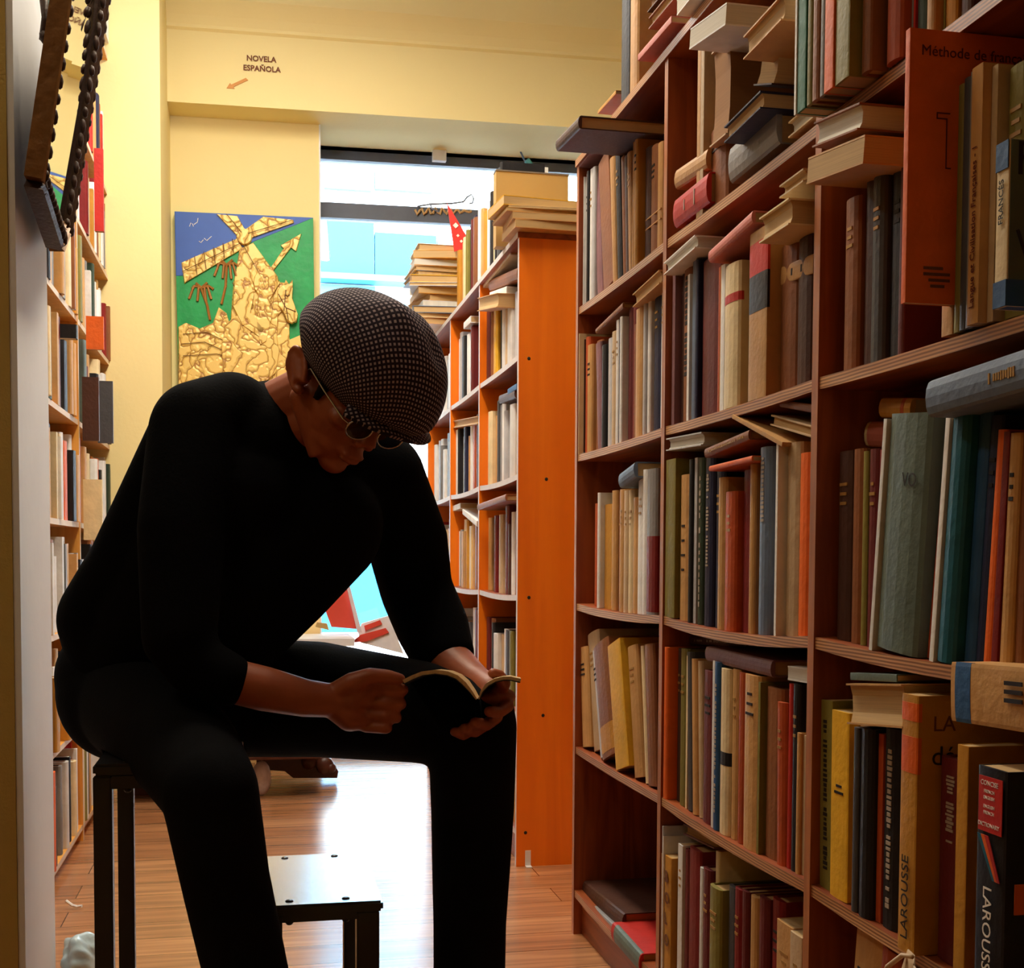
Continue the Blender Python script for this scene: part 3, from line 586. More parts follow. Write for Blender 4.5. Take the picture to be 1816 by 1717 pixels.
# --- single facing books of the right bay, second and fourth shelves
def spine_text(rec, s, size, zf, m, off=0.0, up=True, dy=0):
    o = rec['o']; h = max(v.co.z for v in o.data.vertices)
    M = frame_m((-.0009+off, dy+(size*.36 if up else -size*.36), h*zf), (0, 0, 1 if up else -1), (0, 1, 0) if False else (0, -1 if not up else 1, 0))
    # readable from the aisle (looking along +X): text x runs up, its top points to the far side (+Y)
    if up: M = frame_m((-.0012+off, dy-size*.34, h*zf), (0, 0, 1), (0, 1, 0))
    else: M = frame_m((-.0012+off, dy+size*.34, h*zf), (0, 0, -1), (0, -1, 0))
    return text_mesh('title', s, size, m, o, M)
_bo = [r for r in BOOKS if r['lab'] and 'letters stacked' in r['lab']][0]['o']; _h = max(v.co.z for v in _bo.data.vertices)
for n_, s_ in enumerate('BOLO'): text_mesh('spine_letter', s_, .028, BROWNINK, _bo, frame_m((-.0014, .010, _h*.80-.038*n_), (0, -1, 0), (0, 0, 1)), bold=.001)
_h = max(v.co.z for v in FRB.data.vertices)
for n_ in range(3):
    q = bmesh.new(); bx(q, -.0022, -.0012, -.016+.008*n_, -.012+.008*n_, _h*.30, _h*.46); link('title_line', q, INK, FRB)
spine_text(LANGUE, 'Langue et Civilisation Françaises - 1', .0112, .06, REDINK)
spine_text(LAR1, 'LAROUSSE', .020, .05, INK, off=-.0006)
def cover_text(o, s, size, x, zf, m, w, align='LEFT', name='title'):
    h = max(v.co.z for v in o.data.vertices)
    return text_mesh(name, s, size, m, o, frame_m((x, -w/2-.0006, h*zf), (1, 0, 0), (0, 0, 1)), align)
def wid(o): ys = [v.co.y for v in o.data.vertices]; return max(ys)-min(ys)
_h = max(v.co.z for v in VO['o'].data.vertices); text_mesh('title', 'VO', .022, INK, VO['o'], frame_m((-.001, .0, _h*.70), (0, -1, 0), (0, 0, 1)))
cover_text(LAR1['o'], 'LA', .024, .018, .865, BROWNINK, wid(LAR1['o'])); cover_text(LAR1['o'], 'dé', .030, .017, .735, INK, wid(LAR1['o']))
def single(color, X, px0, pxw_y, z, top, d, w, style, label):
    y = yat(px0, X, z); h = zat(top, X, y)-z
    o = make_book(w, d, h, color, style); o.location = (X, y-w/2, z); tag(o, label, 'book'); return o, h
met, mh = single('orange', D-.056, 1597, 0, ZS[3]+.030, 55, .19, .009, 's', 'large orange paperback titled Méthode de français facing out, second shelf, right bay')
cover_text(met, 'Méthode de français', .0152, .0125, .905, REDINK, .009)
q = bmesh.new()
for a in [((.032, .700), (.046, .700)), ((.032, .680), (.032, .700)), ((.032, .680), (.042, .680)), ((.043, .50), (.043, .680)), ((.043, .50), (.048, .50))]:
    (xa, za), (xb, zb_) = a; bx(q, xa-.0006, xb+.0006, -.0052, -.0046, za*mh-.0006, zb_*mh+.0006)
link('line_drawing', q, REDINK, met)
q = bmesh.new()
for i, (a, b_) in enumerate([(.02, .042), (.02, .05), (.026, .05), (.028, .044)]): bx(q, a, b_, -.0052, -.0046, mh*(.125-.022*i), mh*(.125-.022*i)+.003)
link('author_lines', q, BROWNINK, met)
fr, fh = single('cream', D-.030, 1762, 0, ZS[3]+.0006, 258, 0.15, .019, 's', 'pale teal coursebook with FR on its cover and blue base, second shelf, right bay')
text_mesh('title', 'FRANCÉS', .010, INK, fr, frame_m((-.0013, -.0036, fh*.50), (0, 0, 1), (0, 1, 0)))
q = bmesh.new(); bx(q, .002, .15, -.0102, -.0096, fh*.16, fh*.999); link('cover_art', q, cover_mat('sea green'), fr)
q = bmesh.new(); bx(q, -.0012, -.0002, -.0098, .0095, fh*.83, fh*.999); link('spine_top_patch', q, cover_mat('blue'), fr)
q = bmesh.new(); bx(q, -.0012, .15, -.0108, .0096, .0002, fh*.16); link('blue_base_band', q, cover_mat('blue'), fr)
q = bmesh.new(); ball(q, (.036, -.0102, fh*.50), (.016, .001, .016), seg=16); tube(q, [(.034, -.0104, fh*.42), (.028, -.0104, fh*.30), (.05, -.0104, fh*.24)], .006, 8); tube(q, [(.01, -.0104, fh*.46), (.022, -.0104, fh*.26)], .0018, 6); link('cover_drawing', q, INK, fr)
text_mesh('cover_title', 'FR', .044, INK, fr, frame_m((.006, -.0108, fh*.87-.012), (1, 0, 0), (0, 0, 1)))
con, ch = single('black', D-.047, 1724, 0, ZS[1]+.0006, 1356, .16, .046, 's', 'black LAROUSSE dictionary with a red Concise label, nearest book on the fourth shelf, right bay')
def ct2(s, size, x, zf, m, al='CENTER'): return text_mesh('lettering', s, size, m, con, frame_m((-.0022, x, ch*zf), (0, -1, 0), (0, 0, 1)), al)
q = bmesh.new(); bx(q, -.0020, -.0012, -.020, .017, ch*.745, ch*.965); link('red_label', q, cover_mat('red'), con)
ct2('CONCISE', .0066, 0, .93, WHITEINK); ct2('FRENCH', .0045, 0, .90, WHITEINK); ct2('ENGLISH', .0045, 0, .875, WHITEINK); ct2('ENGLISH', .0045, 0, .84, WHITEINK); ct2('FRENCH', .0045, 0, .815, WHITEINK); ct2('DICTIONARY', .0056, 0, .765, WHITEINK)
text_mesh('spine_title', 'LAROUSSE', .019, WHITEINK, con, frame_m((-.0022, .006, ch*.53), (0, 0, -1), (0, -1, 0)), 'LEFT')
for k, (c, a) in enumerate((('teal', .0), ('orange', .006), ('red', .012))):
    q = bmesh.new(); prism(q, [(.018-a, ch*.73), (.012-a, ch*.73), (-.012-a*.6, ch*.56), (-.008-a*.6, ch*.56)], -.0024, -.0016, fn=lambda x, y, z: Vector((z, x, y))); link('ribbon_motif', q, cover_mat(c), con)
q = bmesh.new(); bx(q, .01, .15, -.0252, -.0240, ch*.44, ch*.56); link('cover_block', q, cover_mat('orange'), con)
# torn poster bag reading TTN hanging at the bottom of the right bay
yb_ = yat(1640, D-.05, .37)
q = bmesh.new(); XB = D-.012; N = 12; vs = []
ya_, yb_ = yat(1612, XB, .4), yat(1745, XB, .35)
for i in range(N+1):
    t = i/N; yy = ya_+(yb_-ya_)*t; zt_ = (.438+.010*math.sin(t*20)) if t < .3 else .438-.10*(t-.3)/.7
    if t < .12: zt_ -= .03*(1-t/.12)
    vs.append([q.verts.new((XB-.012-.006*math.sin(7*t+5*u)-.004*math.cos(19*t)*u, yy, .125+(zt_-.125)*u)) for u in [n/8 for n in range(9)]])
for i in range(N):
    for j in range(8): q.faces.new((vs[i][j], vs[i+1][j], vs[i+1][j+1], vs[i][j+1]))
tube(q, [(XB-.014, ya_+.03, .395), (XB-.02, ya_+.012, .412), (XB-.014, ya_-.01, .432), (XB-.02, ya_-.04, .440)], .0028, 6)
bag = link('poster_bag', q, mat('crumpled_brown_paper', srgb(206, 176, 142), .5, noise=.1, bump=.4, bscale=25), smooth=True)
sm = bag.modifiers.new('thick', 'SOLIDIFY'); sm.thickness = .0015
tag(bag, 'crumpled paper with large black letters TTN hanging below the fourth shelf, right bay', 'paper')
text_mesh('lettering', 'TTN', .043, INK, bag, frame_m((XB-.0245, yat(1626, XB-.024, .42), .398), (0, -1, -.0), (0, 0, 1)), bold=.0016)

# on top of the near bookcase
TZ = ZTOP+.0006
row(('near bookcase', 'left', 'roof'), D, TZ, 1106, [(1122, -120, 'black', {'i': -.055, 'd': .2, 'lab': 'tall black book standing at the far end on top of the near bookcase'}), (1136, -120, 'tan', {'i': -.05, 'd': .2, 'lab': 'tan book standing beside the tall black one on top of the near bookcase'})])
def nt_(*a, **k): return flat(('near bookcase', 'left', 'roof'), D, *a, **k)
nt_(1060, 202, 1092, 166, 160, 'ochre', ins=-.0, d=.16, style='s', lab='ochre folder lying at the very end of the top board of the near bookcase')
nt_(1131, 108, 1190, 40, 28, 'pink', ins=-.02, d=.16, style='s', lab='pinkish-red book lying on top of the near bookcase beside the black one')
nt_(1150, 52, 1205, -14, -36, 'brown', ins=.0, d=.16, lab='brown book lying on the pinkish-red one on top of the near bookcase', pg=True)
nt_(1148, 22, 1196, -36, -62, 'dark brown', ins=.01, d=.16, lab='dark book in the upper stack on top of the near bookcase', pg=True, tone=2)
nt_(1200, 28, 1240, -22, -52, 'white', ins=-.025, d=.16, lab='pale page block lying further along the top of the near bookcase', pg=True, tone=1, style='s')

# ---------------- orange-ended bookcase
def orow(i, k, pal, tops=None, cover=.96, ins=.025):
    z = ZS[k]+.0006 if k < 5 else TZ
    ya = OYS[i+1]-.012; yb = OYS[i]+.012; y = ya; n = len(pal); ws = [random.uniform(.6, 1.3) for _ in pal]
    tot = sum(ws); wsc = (ya-yb)*cover/tot
    for j, c in enumerate(pal):
        w = ws[j]*wsc; yc = y-w/2; h = random.uniform(.20, .265) if not tops else tops[j]
        t = (yc-OYS[i])/(OYS[i+1]-OYS[i]); s = .006 if k in (1, 2, 3) else .003
        zz = z + (sagz(t, s) if k < 5 else 0)
        o = make_book(w-.0008, random.uniform(.13, .18), h, c, 'h' if w > .02 else 's', random.choice([0, 0, 1]))
        o.location = (D+ins+random.uniform(-.008, .012), yc, zz)
        BOOKS.append(dict(o=o, cell=('orange-ended bookcase', ['right', 'middle', 'left'][i], {5: 'roof'}.get(k) or KN[k]), kind='book', color=c, adj=adj(w, h), x=-yc, lab=None, extra=None)); y -= w
orow(0, 4, 'maroon ochre yellow black black white beige pale_grey white grey white beige white'.replace('_', ' ').split(' ') if 0 else ['maroon', 'brown', 'ochre', 'yellow', 'black', 'dark grey', 'white', 'beige', 'white', 'pale grey', 'white', 'tan', 'white'])
orow(0, 3, ['white', 'cream', 'tan', 'dark grey', 'grey', 'white', 'pale grey', 'white', 'grey', 'white', 'beige', 'white'])
orow(0, 2, ['tan', 'black', 'white', 'dark red', 'white', 'beige', 'white', 'maroon', 'dark brown', 'white', 'brown', 'tan'], cover=.9)
orow(0, 1, ['maroon', 'brown', 'black', 'white', 'beige', 'white', 'dark grey', 'olive', 'grey', 'grey'], [.24, .24, .23, .2, .2, .22, .22, .22, .25, .25], .92)
orow(0, 0, ['grey', 'white', 'tan', 'maroon', 'white', 'brown', 'navy', 'white', 'tan', 'white'])
orow(1, 4, ['white', 'pale grey', 'black', 'white', 'blue', 'white', 'dark red', 'maroon'], cover=.6)
orow(1, 3, ['white', 'black', 'white', 'tan', 'navy', 'ochre', 'white', 'rust', 'dark brown', 'grey', 'dark grey', 'black'])
orow(1, 2, ['white', 'grey', 'cream', 'tan', 'ochre', 'cream', 'yellow', 'tan', 'brown', 'ochre', 'tan', 'rust'])
orow(1, 1, ['white', 'grey', 'brown', 'dark grey', 'white', 'maroon', 'tan', 'black'])
orow(2, 4, ['white', 'pale grey', 'white', 'grey', 'white', 'pale grey'])
orow(2, 3, ['white', 'pale grey', 'white', 'grey', 'white', 'dark grey', 'white', 'grey', 'white'])
orow(2, 2, ['red', 'white', 'grey', 'white', 'cream', 'tan', 'white', 'grey', 'tan'])
orow(0, 5, ['white', 'black', 'cream', 'black', 'brown', 'dark grey', 'white', 'black'], [.24, .26, .25, .28, .27, .30, .30, .30], .42)
orow(1, 5, ['ochre', 'yellow', 'tan', 'cream', 'white', 'olive', 'black', 'maroon', 'navy', 'brown', 'grey', 'white', 'tan', 'ochre', 'cream'], [.23, .24, .24, .25, .25, .26, .27, .28, .28, .26, .25, .27, .26, .24, .25], .97)
def of(*a, **k): return flat(('orange-ended bookcase', 'right', 'second'), D, *a, **k)
for a, k in [((849, 520, 905, 452, 440, 'white'), dict(lab='white pages lying on the right bay top row of the orange-ended bookcase', style='s')),
  ((866, 516, 916, 496, 474, 'brown'), dict(lab='brown book lying high on the top shelf next to the orange end panel')),
  ((868, 530, 898, 520, 508, 'white'), dict(lab='curled white booklet lying on the top shelf of the orange-ended bookcase', style='s', tone=1)),
  ((846, 552, 880, 545, 520, 'tan'), dict(lab='tan page block jutting out on the top shelf of the orange-ended bookcase', pg=True, ins=-.02)),
  ((822, 584, 834, 572, 560, 'white'), dict(lab='white booklet hanging under the top board, middle bay of the orange-ended bookcase', style='s')),
  ((884, 716, 912, 706, 690, 'dark brown'), dict(lab='dark brown book lying high on the second shelf beside the orange end panel')),
  ((900, 700, 916, 690, 680, 'blue'), dict(lab='pale blue booklet lying beside the orange end panel on the second shelf', style='s')),
  ((798, 760, 846, 752, 738, 'tan'), dict(lab='tan book lying over the second-shelf row, middle bay of the orange-ended bookcase', pg=True)),
  ((846, 905, 896, 888, 876, 'brown'), dict(lab='brown box-like book lying high on the third shelf, right bay of the orange-ended bookcase', ins=-.02)),
  ((800, 908, 816, 902, 892, 'white'), dict(lab='white rolled paper lying on the third shelf of the orange-ended bookcase', style='s')),
  ((820, 912, 845, 934, 924, 'white'), dict(lab='white booklet tilted on the third shelf, middle bay of the orange-ended bookcase', style='s')),
  ((892, 886, 914, 886, 880, 'white'), dict(lab='thin white booklet beside the orange end panel on the third shelf', style='s'))]:
    k.setdefault('ins', .01); of(*a, d=.13, **k)
# white flat pile at the far end on top of the orange-ended bookcase
PILE = [('tan', .030), ('ochre', .034), ('yellow', .032), ('cream', .018), ('tan', .026), ('ochre', .03), ('beige', .02), ('cream', .03), ('tan', .028), ('white', .016), ('slate blue', .03), ('pale grey', .026), ('grey', .02)]
random.shuffle(PILE); zz = TZ
NUM = ['lowest', 'second', 'third', 'fourth', 'fifth', 'sixth', 'seventh', 'eighth', 'ninth', 'tenth', 'eleventh', 'twelfth', 'topmost']
for n_, (c, t) in enumerate(PILE):
    t *= .86
    o = make_book(t, .19, .25, c, random.choice('hs'), random.choice([0, 0, 1]))
    R = Matrix(((1, 0, 0), (0, 0, 1), (0, -1, 0))).to_4x4()
    o.matrix_world = Matrix.Translation((D-.10+random.uniform(-.02, .02), OYS[2]+.28, zz+t/2)) @ Matrix.Rotation(math.radians(random.uniform(-14, 14)), 4, 'Z') @ Matrix.Translation((.19, -.125, 0)) @ Matrix.Rotation(math.pi, 4, 'Y') @ R
    zz += t+.0006
    tag(o, '%s %s book, %s in the pile beside the pennant on the orange-ended case' % (('slim' if t < .02 else 'thick'), c, NUM[n_]), 'book', 'flat stack on the orange-ended bookcase')

# ---------------- things on top of the orange-ended bookcase, near end
yE = OYS[0]
def onY(px, py, y):
    p = rayplane(px, py, Vector((0, y, 0)), Vector((0, 1, 0))); return p
def ybox(name, x0, x1, y0, y1, z0, z1, m, parent=None):
    b = bmesh.new(); bx(b, x0, x1, y0, y1, z0, z1); return link(name, b, m, parent)
KRAFT = mat('kraft_board', srgb(186, 152, 92), .6, noise=.12, nscale=6)
a = onY(880, 303, yE+.16); b_ = onY(1008, 303, yE+.16)
o = ybox('cardboard_box', a.x, b_.x, yE+.16, yE+.20, TZ, a.z, KRAFT); tag(o, 'tall grey-gold cardboard portfolio standing on top beside the orange end panel', 'box')
ybox('lid_edge', a.x-.001, b_.x+.001, yE+.158, yE+.202, a.z, a.z+.004, mat('dark_board_edge', srgb(120, 110, 100), .6), o)
zz = TZ
for n_, (c, t, x0, w, yw) in enumerate([('tan', .022, 905, .22, 4), ('tan', .020, 902, .22, -3), ('ochre', .010, 890, .25, 6), ('cream', .006, 896, .24, -6), ('yellow', .026, 884, .26, 10)]):
    px = onY(x0, 410, yE+.01).x
    q = make_book(t, .16, w, c, 's', 0)
    R = Matrix(((0, 0, 1), (1, 0, 0), (0, 1, 0))).to_4x4()   # spine along X, facing the camera
    q.matrix_world = Matrix.Translation((px, yE-.012+.002*n_, zz+t/2)) @ Matrix.Rotation(math.radians(yw*.5), 4, 'Z') @ Matrix.Translation((0, .12, 0)) @ Matrix.Rotation(math.pi, 4, 'X') @ R @ Matrix.Translation((0, 0, 0))
    zz += t+.0006
    tag(q, '%s file on the orange-ended bookcase, %s' % (['tan', 'pale tan', 'ochre', 'thin cream', 'fanned yellow'][n_], ['lowest of the pile by the portfolio', 'second from the bottom by the portfolio', 'in the middle of the pile', 'under the fanned yellow one', 'topmost of the pile by the portfolio'][n_]), 'file', 'files on the orange-ended bookcase')
# red pennant with white diamonds, and the wire hook above it
yp = OYS[2]+.1
p0, p1, p2 = onY(793, 360, yp), onY(806, 446, yp), onY(838, 436, yp)
b = bmesh.new(); va = [b.verts.new(p) for p in (p0, p1, p2)]; vb = [b.verts.new(p+Vector((0, .006, 0))) for p in (p0, p1, p2)]
b.faces.new(va); b.faces.new(vb[::-1])
for i in range(3): b.faces.new((va[i], vb[i], vb[(i+1) % 3], va[(i+1) % 3]))
pen = link('pennant', b, mat('red_felt', srgb(226, 52, 44), .7, noise=.05)); tag(pen, 'red pointed pennant with white diamonds standing among the books near the window', 'pennant')
for (px, py, r) in ((808, 400, .011), (812, 418, .006), (818, 428, .006)):
    c = onY(px, py, yp-.001); b = bmesh.new(); prism(b, [(-r, 0), (0, -r), (r, 0), (0, r)], -.0015, 0, fn=lambda x, y, z: c+Vector((x, z, y))); link('diamond', b, WHITEINK, pen)
yh = 5.565
hk = [(740, 366), (765, 362), (800, 361), (822, 358), (828, 350), (836, 345), (840, 352), (838, 360), (832, 361)]
b = bmesh.new(); tube(b, [onY(x, y, yh) for x, y in hk], .004, 6); tube(b, [onY(x, y, yh) for x, y in [(762, 360), (766, 370), (778, 376)]], .004, 6)
hook = link('wire_hook', b, mat('grey_wire', srgb(130, 134, 150), .4, metal=.5)); tag(hook, 'bent grey wire hook fixed along the middle bar of the shop window', 'hook')
b = bmesh.new(); pts = []
for i in range(26): pts.append(onY(736+i*4, 372+4*math.sin(i*1.9)+(4 if i % 3 else 0), yh+.004))
tube(b, pts, .006, 6); o = link('window_garland', b, mat('straw', srgb(196, 160, 110), .8)); tag(o, 'dry straw garland tied along the middle bar of the shop window', 'garland')
# round fitting with cord on the lintel
p = onY(935, 250, 5.48)
b = bmesh.new(); ball(b, p, (.055, .02, .055)); rd = link('wall_socket', b, WHITE, smooth=True); tag(rd, 'round white fitting high on the lintel above the window with a cord', 'fitting')
b = bmesh.new(); tube(b, [onY(917, 236, 5.44), onY(920, 262, 5.44), onY(930, 284, 5.44), onY(940, 292, 5.44)], .004, 6)
tube(b, [onY(978, 240, 5.44), onY(990, 246, 5.44), onY(1000, 256, 5.44)], .003, 6); link('cord', b, mat('grey_cord', srgb(90, 110, 130), .5), rd)
b = bmesh.new(); tube(b, [onY(934, 284, 5.43), onY(943, 296, 5.43)], .014, 8); link('plug', b, mat('teal_plug', srgb(90, 170, 190), .5), rd)
p = onY(778, 276, 5.52); o = ybox('latch', p.x-.03, p.x+.03, p.y-.03, p.y+.0, p.z-.03, p.z+.02, WHITE); tag(o, 'small white latch on the upper bar of the shop window', 'latch')

# ---------------- sign on the beam
sg = empty('wall_sign'); x_, z_ = onwall(430, 103, 0)
WM = lambda px, py, dy: (lambda q: Vector((q[0], Y0+dy-.038*(q[0]+.32), q[1])))(onwall(px, py, dy))
sg.location = WM(468, 118, -.002)
def wtext(s, px, py, size):
    M = frame_m(WM(px, py, -.004)-sg.location, (1, -.038, -.0), (0, 0, 1)); return text_mesh('lettering', s, size, BROWNINK, sg, M, bold=.0007)
wtext('NOVELA', 437, 107, .030); wtext('ESPAÑOLA', 431, 124, .030)
b = bmesh.new()
pts = [(402, 156), (408, 147), (410, 150), (436, 138), (440, 142), (414, 154), (416, 157)]
prism(b, [(onwall(x, y, -.004)[0], onwall(x, y, -.004)[1]) for x, y in pts], -.004, -.001, fn=lambda x, y, z: Vector((x, Y0+z-.038*(x+.32), y))-sg.location)
link('arrow', b, mat('orange_brown_paint', srgb(206, 140, 70), .6), sg)
tag(sg, 'small brown lettering NOVELA ESPAÑOLA with an arrow on the cream beam', 'sign')

# ---------------- painted relief panel
pt = empty('painting'); c0 = WM(308, 374, .12); c1 = WM(557, 374, .12); zt_ = c0.z; zb_ = WM(316, 712, .12).z
GREEN = mat('painted_green', srgb(14, 150, 76), .45, noise=.35, nscale=14, bump=.4, bscale=30)
BLUE = mat('painted_blue', srgb(60, 96, 178), .5, noise=.12, nscale=10)
GOLD = bpy.data.materials.new('gold_relief'); GOLD.use_nodes = True
def _gold():
    nt = GOLD.node_tree; b = nt.nodes['Principled BSDF']; b.inputs['Roughness'].default_value = .42; b.inputs['Metallic'].default_value = .15
    tc = nt.nodes.new('ShaderNodeTexCoord'); nz = nt.nodes.new('ShaderNodeTexNoise'); nz.inputs['Scale'].default_value = 7; nz.inputs['Detail'].default_value = 3
    nt.links.new(tc.outputs['Object'], nz.inputs[0]); vm = nt.nodes.new('ShaderNodeVectorMath'); vm.operation = 'MULTIPLY_ADD'; vm.inputs[1].default_value = (.35, .35, .35)
    nt.links.new(nz.outputs['Color'], vm.inputs[0]); nt.links.new(tc.outputs['Object'], vm.inputs[2])
    mp = nt.nodes.new('ShaderNodeMapping'); mp.inputs['Scale'].default_value = (1, 1, .55); mp.inputs['Rotation'].default_value = (0, .5, 0); nt.links.new(vm.outputs[0], mp.inputs[0])
    w = nt.nodes.new('ShaderNodeTexVoronoi'); w.feature = 'DISTANCE_TO_EDGE'; w.inputs['Scale'].default_value = 13
    nt.links.new(mp.outputs[0], w.inputs['Vector']); cr = nt.nodes.new('ShaderNodeValToRGB')
    cr.color_ramp.elements[0].color = (*srgb(160, 108, 48), 1); cr.color_ramp.elements[0].position = .005; cr.color_ramp.elements[1].color = (*srgb(236, 198, 112), 1); cr.color_ramp.elements[1].position = .05
    nt.links.new(w.outputs['Distance'], cr.inputs[0]); nt.links.new(cr.outputs[0], b.inputs['Base Color'])
    mr = nt.nodes.new('ShaderNodeMapRange'); mr.inputs[2].default_value = .14; nt.links.new(w.outputs['Distance'], mr.inputs[0])
    bp = nt.nodes.new('ShaderNodeBump'); bp.inputs['Distance'].default_value = .008; bp.inputs['Strength'].default_value = .45; nt.links.new(mr.outputs[0], bp.inputs['Height']); nt.links.new(bp.outputs[0], b.inputs['Normal'])
_gold()
SEAM = mat('carved_groove', srgb(96, 56, 24), .6)
pt.location = (c0.x, c0.y, zb_)
def pp(u, v): # crop pixels (2.8617x) -> point on the panel face, local
    q = onwall(u/2.8617, v/2.8617, .12); return q[0], q[1]
def relief(name, pts, t0, t1, m, closed=True):
    b = bmesh.new(); P2 = [pp(*p) for p in pts]
    cx = sum(p[0] for p in P2)/len(P2); cz = sum(p[1] for p in P2)/len(P2)
    f3 = lambda x, z, t: Vector((x, Y0+.12-t-.038*(x+.32), z)) - pt.location
    a = [b.verts.new(f3(x, z, t0)) for x, z in P2]; sh = .004
    bb = []
    for x, z in P2:
        d = Vector((cx-x, cz-z)); L_ = d.length; k = min(sh, L_*.3)/max(L_, 1e-6); bb.append(b.verts.new(f3(x+d.x*k, z+d.y*k, t1)))
    n = len(a)
    for i in range(n): b.faces.new((a[i], a[(i+1) % n], bb[(i+1) % n], bb[i]))
    b.faces.new(bb); b.faces.new(a[::-1]); return link(name, b, m, pt)
def rline(name, lines, r, m, t=.012):
    b = bmesh.new()
    for pts in lines: tube(b, [Vector((pp(*p)[0], Y0+.12-t-.038*(pp(*p)[0]+.32), pp(*p)[1]))-pt.location for p in pts], r, 6)
    return link(name, b, m, pt)
relief('panel', [(884, 1071), (1592, 1103), (1603, 2040), (905, 2040)], -.0385, .0, GREEN)
relief('painted_sky', [(886, 1073), (1592, 1105), (1480, 1150), (1290, 1225), (1230, 1255), (935, 1400), (893, 1400)], .0002, .0012, BLUE)
relief('windmill_sail', [(920, 1335), (1205, 1212), (1235, 1262), (935, 1440)], .001, .010, GOLD)
relief('windmill_sail', [(1245, 1165), (1335, 1100), (1490, 1118), (1492, 1132), (1275, 1210)], .001, .010, GOLD)
relief('windmill_sail', [(1098, 1088), (1205, 1096), (1250, 1178), (1200, 1196)], .001, .010, GOLD)
relief('windmill_tower', [(1215, 1262), (1285, 1232), (1395, 1385), (1470, 1520), (1470, 1900), (1150, 1900), (1185, 1430), (1200, 1360)], .001, .008, GOLD)
relief('windmill_hub', [(1240+42*math.cos(i*.524), 1205+44*math.sin(i*.524)) for i in range(12)], .004, .018, GOLD)
relief('lance', [(1366, 1372), (1440, 1260), (1425, 1245), (1530, 1186), (1505, 1275), (1480, 1255), (1380, 1384)], .001, .009, GOLD)
BRZ = mat('bronze_paint', srgb(158, 104, 44), .5, metal=.2, noise=.3)
for (cx_, cy_, tx, ty) in ((1150, 1362, 1124, 1545), (1022, 1478, 1066, 1625)):
    n = rline('palm_tree', [[(cx_, cy_-10), ((cx_+tx)/2+8, (cy_+ty)/2), (tx, ty)]]+[[(cx_, cy_-15), (cx_+dx*.6, cy_-35+abs(dx)*.15), (cx_+dx, cy_+dy)] for dx, dy in ((-62, 40), (-48, -12), (-20, 52), (24, 55), (50, 42), (62, -8), (30, -42), (-28, -40))], .0055, BRZ, .004)
ang = lambda c, r, n=14: [(c[0]+r[0]*math.cos(2*math.pi*i/n), c[1]+r[1]*math.sin(2*math.pi*i/n)) for i in range(n)]
relief('shield', ang((1350, 1440), (66, 78)), .008, .020, GOLD)
relief('horse_body', [(1120, 1760), (1150, 1640), (1230, 1585), (1330, 1600), (1400, 1680), (1420, 1790), (1400, 1900), (1330, 1960), (1190, 1960), (1130, 1880)], .006, .024, GOLD)
relief('horse_neck', [(1300, 1640), (1320, 1500), (1390, 1430), (1460, 1440), (1450, 1560), (1410, 1610), (1405, 1720), (1370, 1790)], .008, .020, GOLD)
relief('horse_mane', [(1300, 1660), (1310, 1500), (1380, 1425), (1420, 1440), (1370, 1520), (1380, 1620), (1350, 1740), (1320, 1760)], .018, .030, GOLD)
relief('horse_head', [(1405, 1480), (1425, 1455), (1440, 1450), (1450, 1425), (1466, 1448), (1484, 1424), (1486, 1470), (1484, 1520), (1512, 1606), (1504, 1640), (1480, 1650), (1455, 1632), (1436, 1592), (1410, 1560)], .018, .032, GOLD)
relief('saddle', [(1190, 1440), (1260, 1400), (1290, 1500), (1270, 1600), (1340, 1680), (1320, 1720), (1230, 1660), (1180, 1560)], .012, .030, GOLD)
rline('horse_eye', [[(1446, 1504), (1458, 1512), (1468, 1504)]], .0022, SEAM, .034)
rline('bridle', [[(1412, 1500), (1450, 1570), (1500, 1590)], [(1452, 1572), (1462, 1632)], [(1450, 1480), (1440, 1585)]], .0018, SEAM, .033)
relief('rocks', [(905, 1660), (940, 1640), (1010, 1670), (1080, 1640), (1110, 1560), (1150, 1590), (1180, 1700), (1400, 1760), (1560, 1690), (1560, 2000), (905, 2000)], .001, .014, GOLD)
rline('bird_marks', [[(962, 1150), (968, 1132), (978, 1138), (982, 1150)], [(985, 1140), (1002, 1128), (1005, 1108)], [(1010, 1225), (1020, 1232), (1032, 1218)], [(1036, 1210), (1050, 1222), (1074, 1200)]], .0015, WHITEINK, .002)
rline('carved_grooves', [[(925, 1385), (1225, 1238)], [(1260, 1190), (1480, 1124)], [(1150, 1092), (1225, 1185)], [(1240, 1260), (1330, 1420), (1380, 1560)], [(1395, 1460), (1380, 1600), (1340, 1690)], [(1130, 1760), (1200, 1650), (1300, 1640), (1370, 1700)], [(1160, 1800), (1230, 1700), (1310, 1700)], [(1430, 1500), (1450, 1510), (1470, 1500)], [(1462, 1600), (1480, 1590), (1495, 1600)], [(930, 1700), (1050, 1690), (1130, 1730)], [(920, 1750), (1040, 1740), (1150, 1790), (1400, 1800)], [(930, 1810), (1100, 1800), (1300, 1850)], [(1180, 1440), (1210, 1500), (1190, 1560)]]
   + [[(940+i*48, 1325-i*21.5), (955+i*46, 1428-i*28)] for i in range(1, 6)], .0014, SEAM, .019)
tag(pt, 'painted relief of a golden windmill, palms and horse on the far wall', 'painting')

